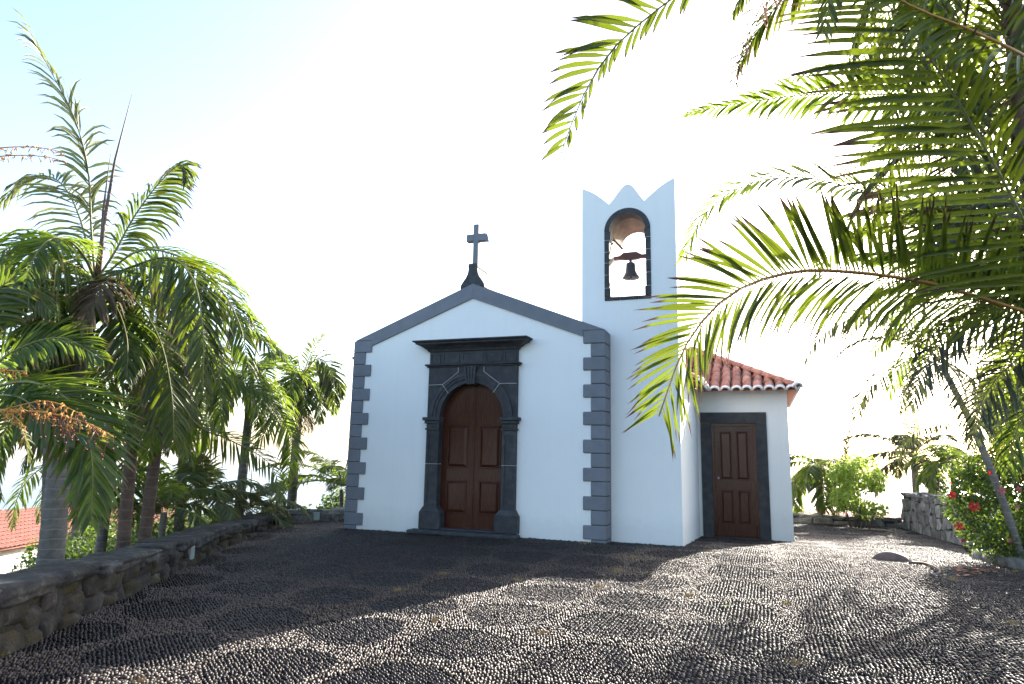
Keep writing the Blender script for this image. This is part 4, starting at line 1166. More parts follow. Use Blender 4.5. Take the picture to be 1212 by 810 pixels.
# -- low palms
pg = palm('young bright green palm low behind the left wall', foot(236,645,12.6,-.9), at(236,590,12.6), .06, .05, 9, 1.3, 44, Lf=.42, Wf=.04, shaft_h=.1, el=(10,75), bend=(60,100), nm='young_palm', leafm=m_leaf_pale)
hero(pg, [(236,590,12.6),(240,560,12.5),(230,545,12.4),(205,560,12.3)], 36, .45, .04, vee=0, droop=.6, seed=45)
ph = palm('sunny yellow green palm tuft spreading low over the end of the left wall', foot(300,620,13.6,-.7), at(296,600,13.6), .06, .05, 12, 1.5, 46, Lf=.42, Wf=.04, shaft_h=.1, el=(5,60), bend=(50,90), nm='young_palm', leafm=m_leaf_pale)
pi_ = palm('leafy young palm against the left corner of the facade', foot(408,610,17.4,-.8), at(404,575,17.4), .07, .05, 14, 2.1, 47, Lf=.5, Wf=.045, shaft_h=.1, el=(10,70), bend=(60,100), nm='young_palm')
pj = palm('dark young palm under the pair of brown trunks', foot(190,640,11.2,-1.0), at(195,600,11.2), .06, .05, 10, 1.4, 48, Lf=.4, Wf=.035, shaft_h=.1, el=(10,70), bend=(60,100), nm='young_palm')
# -- trunks far down the slope
for px, d_, kx, ky, sd, lb in ((100,15,96,545,51,'pale trunked palm seen just right of the thick trunk'),(112,19,115,520,52,'thin pale trunked palm further down the slope')):
    palm(lb, foot(px,640,d_,-3.2), at(kx,ky,d_), .11, .09, 10, 2.2, sd, Lf=.5, Wf=.045, shaft_h=.6, nl=30)
# orange flower stalk with red berries reaching in at the left edge
fs = empty('palm_flower_stalk', at(-40,470,4.6), 'orange branching flower stalk with red berries at the left edge', 'flower stalk')
def stalk(parent, px, r, nb, seed, berries=0, bl=.14):
    rr = random.Random(seed); C, L = resample([at(*p) for p in px], 40)
    mb = MB(); mb.tube(C, list(np.linspace(r, r*.4, 40)), 6)
    for i in range(nb):
        k = 6+int(33*i/nb); p = C[k]; d = np.array([rr.uniform(-1,1), rr.uniform(-1,1), rr.uniform(-.9,.3)]); d /= np.linalg.norm(d)
        mb.tube([p, p+d*bl*.5+np.array([0,0,.01]), p+d*bl+np.array([0,0,-.03])], [.004,.003,.002], 4)
        for q in range(3):
            c_ = p+d*bl*(.4+.25*q)
            mb.tube([c_, c_+np.array([rr.uniform(-.02,.02),rr.uniform(-.02,.02),-.012])], [.007,.002], 5)
    obj('stalk_branch', mb, m_stalk_or, parent, True)
    for i in range(berries):
        k = rr.randrange(16, 40); p = C[k]+np.array([rr.gauss(0,.035), rr.gauss(0,.035), -abs(rr.gauss(.09,.06))])
        mb = MB(); q = .0075
        mb.lathe([(0,-q),(q*.8,-q*.6),(q,0),(q*.8,q*.6),(0,q)], p, 7); mb.tube([p+np.array([0,0,q*.6]), (p+C[k])/2+np.array([0,0,.01]), C[k]], .0018, 4); obj('berry', mb, m_berry, parent, True)
stalk(fs, [(-40,470,4.6),(0,486,4.5),(50,488,4.45),(100,500,4.4),(134,517,4.4)], .008, 30, 1, 40, .07)
stalk(fs, [(-40,440,4.6),(-10,438,4.5),(30,440,4.5)], .010, 24, 2, 0, .05)
stalk(fs, [(-30,480,4.6),(10,488,4.5),(30,510,4.4),(24,530,4.4)], .006, 8, 3, 0, .05)
stalk(fs, [(0,486,4.5),(55,475,4.5),(100,492,4.5)], .005, 14, 4, 20, .06)
frond(fs, [at(22,500,4.4), at(30,520,4.4), at(34,545,4.4)], 16, .12, .016, .004, leafm=m_leaf_pale, rachm=m_stalk_or, seed=9, droop=.3, label='small yellow fern like leaf on the stalk', name='leaf')
fs2 = empty('palm_flower_stalk', at(-30,190,7.6), 'golden flower stalk among the upper left fronds', 'flower stalk')
for i, (y0_, y1_) in enumerate(((178,174),(188,184))):
    stalk(fs2, [(-30,y0_,7.6),(20,y1_,7.5),(55,y1_+2,7.5),(78,y1_+8,7.5)], .010, 26, 10+i, 0, .07)
# extra palms that fill the grove behind
pk = palm('crowded palm whose crown sits low behind the big dark frond', foot(70,640,10.4,-1.4), at(60,470,10.4), .10, .08, 9, 2.2, 61, Lf=.6, Wf=.045, shaft_h=.5, el=(-20,65), bend=(70,120))
pl_ = palm('tall palm deep in the grove, behind the pair of brown trunks', foot(215,640,12.6,-1.5), at(225,405,12.8), .10, .08, 9, 1.9, 62, Lf=.6, Wf=.045, shaft_h=.7, el=(-30,60), bend=(70,125))
pm = palm('palm low in the middle of the grove with fronds to the ground', foot(120,640,11.6,-1.4), at(135,520,11.6), .09, .08, 8, 1.6, 63, Lf=.5, Wf=.04, shaft_h=.4, el=(-20,65), bend=(70,120))

# ---------------------------------------------------------------- palms on the right
GR = 'palms right of the courtyard'
pr1 = empty('palm_tree', (13.2,-4.6,-.2), 'tall palm whose pinkish trunk crosses the top right corner', 'palm tree', GR)
hA = at(1185,-150,6.3)
trunk(pr1, [(*at(1300,560,7.6)[:2],-.3), at(1262,430,7.4), at(1226,250,7.2), at(1203,60,7.0), hA], .12, .08, rough_mat('pinkish_trunk', [(.3,(.16,.10,.09)),(.7,(.28,.20,.18))], 8, 50, .5, .006))
NL = dict(leafm=m_leaf_near, rachm=m_rachis)
frond(pr1, [at(1185,-150,6.3), at(1000,-120,5.6), at(850,-38,5.1), at(738,45,4.9), at(692,110,4.85), at(664,182,4.85)], 66, .84, .050, .018, split=True, sides=(1,), vee=12, droop=.36, a0=70, a1=40, seed=101, face=.93, t0=.22, ends=(.6,.22), **NL)
frond(pr1, [at(1185,-150,6.3)+.01, at(1000,-120,5.6)+.01, at(850,-38,5.1)+.01, at(738,45,4.9)+.01, at(692,110,4.85)+.01, at(664,182,4.85)+.01], 46, .30, .045, .010, sides=(-1,), vee=-50, droop=1.3, a0=55, a1=25, seed=102, face=.93, t0=.2, ends=(.7,.3), **NL)
frond(pr1, [at(1185,-150,6.3), at(1020,-100,6.0), at(925,-30,5.8), at(885,45,5.7), at(868,102,5.7)], 44, .36, .022, .014, seed=103, face=.9, leafm=leaf_mat('purple_brown_dry_leaf', (.09,.06,.05), (.18,.12,.10), (.25,.12,.08), (.12,.08,.07), .3, .7, spec=.2), rachm=m_twig, droop=1.1, vee=-20, gap=.25, K=4, jit=16)
for i, (px, sd) in enumerate([
    ([(1185,-150,6.3),(1120,-160,5.8),(1040,-110,5.4),(990,-30,5.2),(975,40,5.2)], 104),
    ([(1185,-150,6.3),(1150,-120,6.0),(1110,-50,5.8),(1090,30,5.7),(1085,110,5.7)], 105),
    ([(1185,-150,6.3),(1220,-100,6.3),(1235,0,6.3),(1225,110,6.3)], 106),
    ([(1185,-150,6.3),(1140,-90,6.9),(1080,-20,7.2),(1030,50,7.3),(1010,110,7.3)], 107)]):
    hero(pr1, px, 44, .55, .045, .016, vee=-10, droop=.9, seed=sd, leafm=m_leaf_near)
# clump right of the frame that sends its fronds over the courtyard
pr2 = empty('areca_palm', (13.6,-2.6,-.1), 'clump of palms at the right edge sending long orange stalked fronds over the courtyard', 'palm tree', GR)
hB = at(1330,130,7.2); hC = at(1330,400,6.6); hD = at(1290,330,8.6)
for h_, bx, by_ in ((hB, 13.9,-3.4),(hC,13.3,-3.9),(hD,13.6,-1.6)):
    trunk(pr2, [(bx,by_,-.2), ((bx+h_[0])/2+.05,(by_+h_[1])/2,h_[2]*.5), h_], .085, .06)
NO = dict(leafm=m_leaf_near, rachm=m_rachis_or)
frond(pr2, [at(1330,400,6.6), at(1212,368,6.4), at(1100,335,6.2), at(1000,321,6.0), at(930,323,5.85), at(862,350,5.75), at(812,408,5.7), at(780,492,5.7)], 104, .95, .044, .022, split=True, sides=(1,), vee=30, droop=.20, a0=66, a1=34, seed=111, face=.9, t0=.13, ends=(.95,.42), **NO)
frond(pr2, [at(1330,402,6.62), at(1212,370,6.42), at(1100,337,6.22), at(1000,323,6.02), at(930,325,5.87), at(862,352,5.77), at(812,410,5.72), at(780,494,5.72)], 96, .80, .032, .012, split=False, sides=(-1,), vee=-25, droop=1.1, a0=62, a1=30, seed=112, face=.9, t0=.13, ends=(.8,.6), **NO)
frond(pr2, [at(1290,420,5.9), at(1212,262,5.7), at(1160,165,5.6), at(1105,75,5.5), at(1050,5,5.5), at(990,-50,5.6)], 46, 1.25, .055, .018, split=True, sides=(-1,), vee=10, droop=.22, a0=72, a1=34, seed=113, face=.9, t0=.16, ends=(.9,.5), jit=4, **NL)
frond(pr2, [at(1290,421,5.92), at(1212,263,5.72), at(1160,166,5.62), at(1105,76,5.52), at(1050,6,5.52), at(990,-49,5.62)], 46, .60, .045, .010, sides=(1,), vee=30, droop=.5, a0=60, a1=30, seed=114, face=.9, t0=.16, leafm=m_leaf_near)
frond(pr2, [at(1330,130,7.2), at(1212,66,5.4), at(1140,32,5.2), at(1080,8,5.1), at(1000,-40,5.1)], 40, .60, .05, .03, vee=-40, droop=1.2, seed=115, face=.6, t0=.2, **NO)
frond(pr2, [at(1330,130,7.2), at(1150,112,7.1), at(1040,112,7.0), at(960,112,6.9), at(880,122,6.8), at(812,134,6.8)], 80, .55, .036, .016, vee=25, droop=.6, a0=58, a1=22, seed=116, face=.9, t0=.2, ends=(1,.2), leafm=m_leaf, rachm=m_rachis)
hero(pr2, [(1330,200,8.2),(1150,250,8.0),(1040,230,7.8),(950,210,7.7),(880,220,7.6),(832,255,7.6),(808,308,7.6)], 90, .62, .038, .016, vee=10, droop=.6, seed=117, a0=60, a1=28, t0=.14, leafm=m_leaf)
more = [
    ([(1290,330,8.6),(1180,200,8.3),(1090,110,8.1),(1000,80,8.0),(930,95,7.9)], 118, .6, m_leaf),
    ([(1290,330,8.6),(1180,280,8.4),(1080,250,8.2),(1010,270,8.0),(960,330,7.9)], 120, .6, m_leaf),
    ([(1290,330,8.6),(1230,250,8.6),(1170,190,8.6),(1110,190,8.6),(1060,230,8.6)], 122, .6, m_leaf_near),
    ([(1330,130,7.2),(1240,60,7.0),(1150,40,6.8),(1080,80,6.7),(1050,150,6.6)], 123, .6, m_leaf_near),
    ([(1330,130,7.2),(1250,140,7.3),(1180,150,7.4),(1120,210,7.4),(1100,290,7.4)], 124, .6, m_leaf_dull),
    ([(1330,130,7.2),(1260,20,7.0),(1180,-20,6.9),(1100,0,6.8),(1040,60,6.8)], 125, .6, m_leaf_near),
    ([(1330,400,6.6),(1270,300,6.9),(1200,230,7.1),(1140,250,7.2),(1110,310,7.2)], 127, .6, m_leaf_dull),
    ([(1290,330,8.6),(1260,360,8.6),(1220,390,8.6),(1190,450,8.6),(1185,540,8.6)], 129, .5, m_leaf_near),
    ([(1330,130,7.2),(1290,40,7.4),(1220,10,7.6),(1150,60,7.7),(1120,130,7.7)], 130, .6, m_leaf),
]
for px, sd, lf, mt in more:
    hero(pr2, px, 52, lf, .042, .016, vee=0, droop=.75, seed=sd, leafm=mt, t0=.12)
crown(pr2, hB, 7, 3.2, 161, (0,60), (50,90), 10, .62, .045, 50, leafm=m_leaf_near, azr=(110,205))
crown(pr2, hC, 7, 2.8, 162, (40,75), (50,80), 10, .62, .045, 50, leafm=m_leaf, azr=(110,200))
crown(pr2, hD, 8, 2.8, 163, (25,75), (50,90), 10, .62, .045, 50, leafm=m_leaf, azr=(130,215))
crown(pr1, hA, 5, 2.8, 164, (-30,40), (50,90), 0, .62, .045, 50, leafm=m_leaf_near, azr=(90,185))
for px, sd, mt in (([(1330,400,6.6),(1240,368,6.7),(1160,372,6.8),(1105,415,6.9),(1078,480,6.9)], 171, m_leaf_dull),
                   ([(1290,330,8.6),(1200,350,8.4),(1130,370,8.3),(1080,410,8.2),(1050,470,8.2)], 172, m_leaf),
                   ([(1330,400,6.6),(1265,400,6.8),(1205,425,7.0),(1165,470,7.0),(1150,525,7.0)], 173, m_leaf_dull),
                   ([(1330,400,6.6),(1270,430,6.8),(1225,470,7.0),(1200,520,7.0),(1195,560,7.0)], 174, m_leaf),
                   ([(1330,130,7.2),(1230,120,7.6),(1130,140,7.8),(1060,190,7.9),(1030,260,7.9)], 176, m_leaf_near),
                   ([(1330,130,7.2),(1230,20,7.4),(1130,10,7.6),(1050,60,7.7),(1000,130,7.7)], 177, m_leaf_near),
                   ([(1290,330,8.6),(1190,300,8.4),(1110,300,8.3),(1040,340,8.2),(1000,400,8.2)], 175, m_leaf_near)):
    hero(pr2, px, 66, .56, .03, .014, vee=-10, droop=1.2, seed=sd, leafm=mt, t0=.10, jit=9)
# upright yellow green frond at the right edge, leaflets almost level
hero(pr2, [(1260,610,7.6),(1232,520,7.5),(1200,440,7.4),(1178,360,7.4)], 50, .40, .030, .014, vee=20, droop=.3, a0=80, a1=50, seed=131, t0=.05, leafm=m_leaf)
hero(pr2, [(1290,330,8.6),(1210,300,8.0),(1185,330,7.8),(1182,380,7.7)], 26, .35, .02, .01, vee=-20, droop=1.2, seed=132, leafm=m_dry, rachm=m_twig, gap=.3, jit=18)
# slim leaning palm out of the flower bed
pr3 = empty('palm_tree', (*at(1205,640,11.2)[:2],0), 'slim grey ringed palm leaning left out of the flowering bush', 'palm tree', GR)
trunk(pr3, [(*at(1214,665,10.2)[:2],-.05), at(1199,628,10.1), at(1171,552,10.3), at(1140,482,10.9), at(1114,432,11.3)], .056, .046, trunk_mat('pale_ringed_trunk', (.09,.08,.07), (.21,.19,.17)))
k3 = at(1112,425,11.3)
hero(pr3, [(1112,428,11.3),(1070,385,11.2),(1020,372,11.1),(975,392,11.0),(950,430,11.0)], 50, .5, .032, .014, vee=0, droop=.9, seed=141, leafm=m_leaf_dull)
hero(pr3, [(1112,432,11.3),(1085,425,11.2),(1050,440,11.1),(1022,465,11.0),(1012,500,11.0)], 44, .42, .03, .014, vee=-10, droop=.8, seed=142, leafm=m_leaf_dull)
hero(pr3, [(1112,430,11.3),(1140,420,11.1),(1175,450,11.0),(1190,500,10.9),(1190,545,10.9)], 50, .5, .028, .014, vee=0, droop=.9, seed=143, leafm=m_leaf_dull)
hero(pr3, [(1112,430,11.3),(1090,400,11.6),(1060,390,11.8),(1030,420,11.9)], 44, .5, .03, .014, vee=0, droop=.9, seed=144, leafm=m_leaf)
hero(pr3, [(1150,505,11.2),(1120,500,11.1),(1080,512,11.0),(1062,545,11.0)], 36, .32, .028, .010, vee=0, droop=.8, seed=145, leafm=m_leaf_dull)
crown(pr3, k3, 6, 1.7, 146, (-30,65), (70,120), 0, .42, .026, 32, leafm=m_leaf_dull)
# a second slim stem behind it, both throw thin shadows over the pebbles
pr4 = palm('slim palm stem standing behind the bush at the far right', (13.1,2.2,-.2), (12.9,2.5,3.3), .085, .06, 16, 2.1, 147, group=GR, Lf=.5, Wf=.035, shaft_h=.5, el=(-30,60), bend=(70,120), leafm=m_leaf)
# palms beyond the far low wall
pb1 = palm('palm drooping over the far low wall next to the side room', foot(975,640,20,-2.2), at(968,552,20), .12, .10, 13, 1.7, 151, group=GR, Lf=.6, Wf=.06, shaft_h=.5, el=(-25,60), bend=(90,140))
pb2 = palm('ragged palm behind the tall rubble wall', foot(1085,640,22,-2.2), at(1082,540,22), .12, .10, 13, 2.2, 152, group=GR, Lf=.6, Wf=.06, shaft_h=.5, el=(-10,80), bend=(70,120), leafm=m_leaf_dull)
hero(pb2, [(1082,540,22),(1078,500,22),(1074,470,22),(1066,455,22)], 30, .4, .04, vee=10, droop=.6, seed=153, leafm=m_leaf)
pb3 = palm('half hidden palm behind the bush and tall wall', foot(1130,640,19,-2.0), at(1128,548,19), .10, .09, 12, 1.6, 154, group=GR, Lf=.55, Wf=.05, shaft_h=.4, el=(0,60), bend=(80,120))

# ---------------------------------------------------------------- shrubs
def leafy(name, blobs, n, size, mat, label, cat, twigs=None, seed=1, base=None, group=None, aspect=.55, kindleaf='crown'):
    rg = np.random.default_rng(seed)
    root = empty(name, base if base is not None else (blobs[0][0][0],blobs[0][0][1],0), label, cat, group)
    vol = np.array([b[1]**2 for b in blobs]); pick = rg.choice(len(blobs), n, p=vol/vol.sum())
    c = np.array([b[0] for b in blobs])[pick]; r = np.array([b[1] for b in blobs])[pick]
    d = unit(rg.normal(size=(n,3))); rad = rg.random(n)**.33
    rad = rad*(1+.16*np.sin(d[:,0]*7+c[:,0]*3)*np.cos(d[:,2]*6+d[:,1]*5))
    P = c+d*(r*rad)[:,None]*np.array([1,1,.9])
    nrm = unit(d*.5+rg.normal(size=(n,3))*.6+np.array([0,0,.45])); a = unit(np.cross(nrm, rg.normal(size=(n,3)))); b = np.cross(nrm, a)
    s = size*rg.uniform(.6,1.25,n)[:,None]
    V = np.stack([P-a*s*.5, P-b*s*aspect*.5+nrm*s*.10, P+a*s*.5-nrm*s*.08, P+b*s*aspect*.5+nrm*s*.10, P+a*s*.05], 1).reshape(-1,3)
    i0 = np.arange(n)*5
    F = np.concatenate([np.stack([i0,i0+1,i0+4],1), np.stack([i0+1,i0+2,i0+4],1), np.stack([i0+2,i0+3,i0+4],1), np.stack([i0+3,i0,i0+4],1)])
    mb = MB(); mb.v = [tuple(v) for v in V.tolist()]; mb.f = [tuple(f) for f in F.tolist()]; mb.m = [0]*len(F)
    A = np.zeros((n,5,4)); A[...,1] = np.clip(rg.normal(.5,.25,n),0,1)[:,None]; A[...,3] = 1
    obj(kindleaf, mb, mat, root, False, attr=A.reshape(-1,4), kind='stuff' if False else None)
    mb = MB(); b0_ = np.array(root.location)
    for k in range(twigs or 10):
        e = P[rg.integers(n)]; m1 = (b0_+e)/2+rg.normal(size=3)*.05
        mb.tube([b0_+rg.normal(size=3)*.05*np.array([1,1,0]), m1, e], [.016,.010,.004], 5)
    obj('stem', mb, m_twig, root, True)
    return root, P
bl = [(at(1140,600,10.6),.32),(at(1165,560,10.9),.42),(at(1230,545,11),.6),(at(1150,585,10.7),.44),(at(1190,560,10.9),.55),(at(1185,625,10.6),.62),(at(1240,590,10.8),.9),(at(1160,632,10.3),.30),(at(1215,660,10.2),.50),(at(1135,560,11.0),.28),(at(1260,650,10.4),.8),(at(1290,520,11.2),.9)]
bush, BP = leafy('hibiscus_bush', bl, 17000, .075, m_bushleaf, 'dense dark green bush with red and pink flowers behind the kerb', 'bush', 40, 7, base=(*at(1205,655,10.8)[:2],-.05))
def flower(px, py, d, mat, r, seed):
    rr = random.Random(seed); c = at(px, py, d); toc = unit(CAM-c+np.array([rr.uniform(-3,3),0,rr.uniform(-1,2)])); a = unit(np.cross(toc, [0,0,1.])); b = np.cross(a, toc)
    mb = MB(); A = []
    for k in range(5):
        t0 = 2*math.pi*k/5+rr.uniform(-.1,.1)
        rowv = []
        for q, (ra, wa, up) in enumerate(((.05,.08,0),(.45,.26,.22),(.85,.36,.22),(1.05,.14,.0))):
            ca = a*math.cos(t0)+b*math.sin(t0); sa = -a*math.sin(t0)+b*math.cos(t0)
            for sgn in (-1,1): rowv.append(c+ca*r*ra+sa*sgn*r*wa+toc*r*up)
        mb.add(rowv, [(0,1,3,2),(2,3,5,4),(4,5,7,6)])
    n0 = len(mb.v); A = np.tile([0,rr.random(),0,1], (n0,1))
    f = obj('flower', mb, mat, bush, True, attr=A, loc=tuple(c))
    mb = MB(); mb.tube([c, c+toc*r*.9+b*r*.1], [r*.07,r*.05], 5); mb.lathe([(0,-r*.1),(r*.12,0),(0,r*.1)], c+toc*r*.9+b*r*.1, 6)
    obj('stamen', mb, m_stalk_or, f, True)
for i, (px, py, mt, r) in enumerate(((1153,600,m_red,.125),(1135,623,m_red,.105),(1127,586,m_red,.09),(1186,581,m_pink,.09),(1124,572,m_pink,.05),(1206,579,m_pink,.07),(1204,600,m_pink,.055),(1172,560,m_red,.05),(1140,640,m_red,.05),(1195,640,m_pink,.05))):
    flower(px, py, 9.9 if px > 1140 else 10.15, mt, r*.6, i)
leafy('light_green_shrub', [(at(1015,560,18.6),.62),(at(1000,590,18.4),.42),(at(1035,570,18.5),.36),(at(1022,603,18.5),.34),(at(992,562,18.6),.30),(at(1040,604,18.3),.25)], 2700, .13, m_shrubleaf, 'sunlit light green shrub rising over the far low wall', 'shrub', 22, 8, base=(*at(1015,625,18.6)[:2],-.6))
mb = MB()
vine = empty('climbing_twig', (*at(1003,600,18.9)[:2],0), 'thin feathery shoot standing up behind the light green shrub', 'plant')
C_, _ = resample([at(1003,600,18.9), at(1000,560,18.9), at(1004,520,18.9), at(1010,492,18.9)], 26)
V, F, A = leaflets(C_, 26, .22, .05, a0=60, a1=30, droop=.8, seed=5, t0=.3)
mb.v = [tuple(v) for v in V.tolist()]; mb.f = [tuple(f) for f in F.tolist()]; mb.m = [0]*len(F)
obj('leafy_shoot', mb, m_leaf_dull, vine, True, attr=A); mb = MB(); mb.tube(C_, list(np.linspace(.02,.006,26)), 5); obj('stem', mb, m_twig, vine, True)
for i, (px, py, d_, r_, lb) in enumerate(((60,665,13,.55,'dark green shrub at the foot of the thick palm trunk'),(118,650,14,.7,'shrub between the thick trunk and the brown pair'),(185,640,12.2,.55,'shrub under the pair of brown trunks'),(330,612,16.5,.4,'small dark shrub behind the end of the left wall'),(395,600,18.5,.45,'low shrub beyond the sunlit rear wall'),(265,622,14.5,.4,'low shrub beside the bare grey trunk'))):
    c = at(px,py,d_)
    leafy('garden_shrub', [(c,r_),(c+np.array([r_*.8,.2,-.2]),r_*.8),(c+np.array([-r_*.8,.1,-.25]),r_*.75)], 1500, .10, m_bushleaf, lb, 'shrub', 10, 20+i, base=(c[0],c[1],c[2]-r_-.5), group='shrubs behind the left wall')
# scrub that closes the view down the slope on the left
m_far = leaf_mat('far_foliage', (.05,.07,.03), (.10,.12,.05), (.2,.26,.06), (.1,.12,.05), .35, .7, 2, .2)
bls = []
rr = random.Random(77)
for i in range(26):
    a = rr.uniform(.28,1); px = -60+a*460; d_ = rr.uniform(17,34)
    c = at(px, 606+(1-a)*34, d_); bls.append((c+np.array([0,0,-rr.uniform(.2,.9)]), rr.uniform(.6,1.2)))
mbt, _ = leafy('scrub_thicket', bls, 9000, .2, m_far, 'low scrub on the slope below the left wall', 'scrub', 4, 99, base=(-14,4,-3.5))
for ch in mbt.children: ch['kind'] = 'stuff'

# ---------------------------------------------------------------- houses below
m_shutter = rough_mat('dark_window', [(.3,(.03,.035,.04)),(.7,(.07,.08,.09))], 3, 20, .1, .002, .2, .5)
m_hwall = rough_mat('house_render', [(.3,(.72,.70,.66)),(.7,(.80,.78,.75))], 2, 30, .2, .01)
def house(loc, rot, sx, sy, hz, label, over=.35, rise=1.1, wins=()):
    root = empty('house', loc, label, 'house', 'houses below the courtyard')
    c, s = math.cos(rot), math.sin(rot)
    def T(mb):
        mb.v = [(loc[0]+x*c-y*s, loc[1]+x*s+y*c, loc[2]+z) for x,y,z in mb.v]; return mb
    obj('wall', T(MB().prism([(-sx,0),(sx,0),(sx,hz),(0,hz+rise*.92),(-sx,hz)], -sy, sy)), m_hwall, root)
    for sg in (-1,1):
        mb = tile_roof('roof', (sg*(sx+over),-sy-over,hz-rise*over/sx), (sg*(sx+over),sy+over,hz-rise*over/sx), (0,-sy-over,hz+rise), .22, .05)
        obj('roof', T(mb), m_tile, root, True)
    for (face, u0, z0, w_, h_) in wins:
        mb = MB(); fr = MB()
        if face == 'x': mb.box((sx+.01,u0,z0),(sx+.03,u0+w_,z0+h_)); fr.box((sx+.002,u0-.08,z0-.08),(sx+.008,u0+w_+.08,z0+h_+.08))
        else: mb.box((u0,-sy-.03,z0),(u0+w_,-sy-.01,z0+h_)); fr.box((u0-.08,-sy-.008,z0-.08),(u0+w_+.08,-sy-.002,z0+h_+.08))
        wd_ = obj('window', T(mb), m_shutter, root); obj('window_frame', T(fr), m_hwall, wd_)
    return root
pA = at(-4,606,25)
house((pA[0]-2.4,pA[1]+1.2,pA[2]-4.45), math.radians(20), 3.0, 4.2, 3.4, 'white house with a red tiled roof at the left edge, below the wall', rise=.8, wins=(('y',.4,.9,.8,1.7),('y',-1.6,.9,.8,1.7),('x',-2.6,1.2,.9,1.2),('x',.4,1.2,.9,1.2)))
pB = at(85,612,34)
house((pB[0],pB[1],pB[2]-4.4), math.radians(-8), 3.6, 5, 3.8, 'pale grey house further down the slope, right of the white one', wins=(('y',-2.6,1.2,1.3,1.5),('y',.6,1.2,1.3,1.5),('x',-2.6,1.2,.9,1.2)))
pC = at(1010,613,31)
house((pC[0],pC[1]+3,pC[2]-4.0), math.radians(72), 4.2, 7.0, 3.2, 'house whose red roof edge shows just over the far low wall', rise=.9)

# ---------------------------------------------------------------- small things on the ground
sp = empty('fallen_palm_spathe', (9.95,1.5,float(gz(9.95,1.5))), 'dry brown palm sheath with a long curled stalk lying on the pebbles', 'palm sheath')
a0_, a1_ = np.array(at(1033,660,13.9)), np.array(at(1078,664,13.6))
def gpt(px, py, h=0):
    z = 0.0
    for _ in range(4):
        d = FWD+RGT*(px-606)/F_PX-UPV*(py-405)/F_PX; t = (z+h-CAM[2])/d[2]; p = CAM+d*t; z = float(gz(p[0],p[1]))
    return p
pa, pb_ = gpt(1032,663), gpt(1078,667); ax_ = unit(pb_-pa); Ls = np.linalg.norm(pb_-pa); sd_ = np.array([-ax_[1],ax_[0],0])
mb = MB(); n = 12; m8 = 9
for i in range(n+1):
    s = i/n; wv = .15*math.sin(math.pi*min(1,s*1.02+.02))**.6+.01; hv = .13*math.sin(math.pi*s)**.7+.02
    for j in range(m8):
        th = math.pi*j/(m8-1); p = pa+ax_*Ls*s+sd_*math.cos(th)*wv+np.array([0,0,math.sin(th)*hv+.012]); mb.v.append(tuple(p))
for i in range(n):
    for j in range(m8-1): mb.f.append((i*m8+j, i*m8+j+1, (i+1)*m8+j+1, (i+1)*m8+j)); mb.m.append(0)
obj('sheath', mb, m_spathe, sp, True)
mb = MB(); st = [gpt(1076,666,.04), gpt(1094,667,.04), gpt(1106,671,.05), gpt(1113,676,.04), gpt(1108,680,.03), gpt(1100,681,.03)]
C_, _ = resample(st, 24); mb.tube(C_, list(np.linspace(.022,.008,24)), 6); obj('stalk', mb, m_spathe, sp, True)
def scatter_leaves(name, pts, size, mat, label, cat, group, seed):
    rr = random.Random(seed)
    for px, py in pts:
        p = gpt(px, py, .03); a = rr.uniform(0,6.28); s = size*rr.uniform(.7,1.3)
        mb = MB(); ca, sa = math.cos(a), math.sin(a)
        for u_, v_, z_ in ((-.5,0,.0),(-.2,.22,.015),(.2,.2,.02),(.5,0,.01),(.2,-.2,.02),(-.2,-.22,.015),(0,0,.0)):
            mb.v.append((p[0]+s*(u_*ca-v_*sa), p[1]+s*(u_*sa+v_*ca), p[2]+s*z_*2+rr.uniform(0,.01)))
        mb.f = [(0,1,6),(1,2,6),(2,3,6),(3,4,6),(4,5,6),(5,0,6)]; mb.m = [0]*6
        obj(name, mb, mat, None, False, label=label, cat=cat, group=group, attr=np.tile([0,rr.random(),0,1],(7,1)))
rr = random.Random(4)
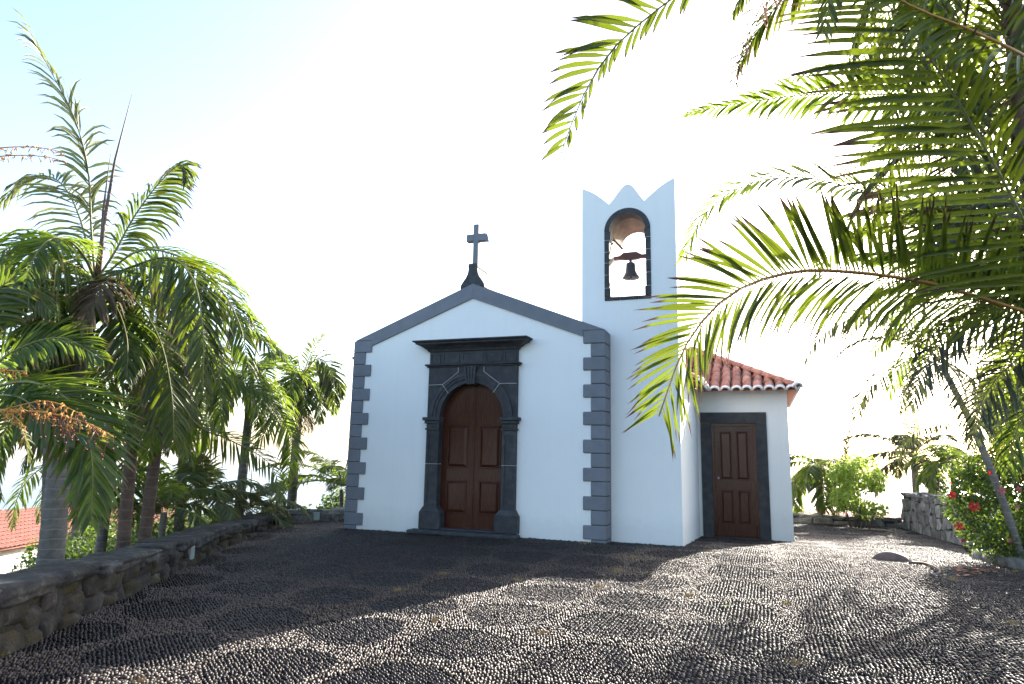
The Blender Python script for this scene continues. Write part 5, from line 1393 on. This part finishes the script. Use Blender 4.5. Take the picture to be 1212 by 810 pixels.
scatter_leaves('fallen_leaf', [(1120+rr.gauss(32,18), 673+rr.gauss(2,5)) for _ in range(46)], .09, m_fallen, 'withered red brown leaf lying by the kerb', 'leaf', 'withered leaves by the kerb', 1)
scatter_leaves('fallen_leaf', [(860,718)], .11, m_shrubleaf, 'single yellow green leaf lying on the sunlit pebbles', 'leaf', None, 2)
scatter_leaves('litter_scrap', [(1100+rr.gauss(8,10), 681+rr.gauss(0,3)) for _ in range(16)], .06, rough_mat('pale_scrap', [(.3,(.35,.33,.30)),(.7,(.5,.48,.45))]), 'small pale dry scrap lying beside the curled stalk', 'scrap', 'pale scraps near the curled stalk', 3)
# tufts of dry grass in the gaps between discs
rr = random.Random(9); mb = MB(); A = []
for i in range(-3, 7):
    for j in range(-2, 7):
        x = CX0+(i+.5)*PITCH_X; y = CY0+PITCH_Y*(1.5-j+.0); y = CY0-(j-.5)*PITCH_Y
        if rr.random() < .6: continue
        for k in range(70):
            a = rr.uniform(0,6.28); d_ = abs(rr.gauss(0,.055)); q = (x+d_*math.cos(a), y+d_*math.sin(a)); z = float(gz(*q)); h = rr.uniform(.02,.05)
            dx, dy = rr.uniform(-.03,.03), rr.uniform(-.03,.03)
            mb.add([(q[0]-.0035,q[1],z),(q[0]+.0035,q[1],z),(q[0]+dx,q[1]+dy,z+h+.01)], [(0,1,2)])
obj('dry_grass_tufts', mb, rough_mat('straw_grass', [(.3,(.30,.19,.07)),(.7,(.44,.30,.13))]), None, label='straw coloured grass tufts in the gaps of the pebbles', cat='grass', kind='stuff')

# ---------------------------------------------------------------- sea air
hz = MB().box((-3600,-3600,-63.5),(3600,3600,9.0))
m_hz = bpy.data.materials.new('sea_haze'); m_hz.use_nodes = True; n_ = m_hz.node_tree
n_.nodes.remove(n_.nodes['Principled BSDF'])
pv = n_.nodes.new('ShaderNodeVolumePrincipled'); pv.inputs['Color'].default_value = (.93,.95,.97,1); pv.inputs['Density'].default_value = .00018
n_.links.new(pv.outputs[0], n_.nodes['Material Output'].inputs['Volume'])
obj('haze', hz, m_hz, kind='stuff', label='pale sea haze in the air', cat='haze')
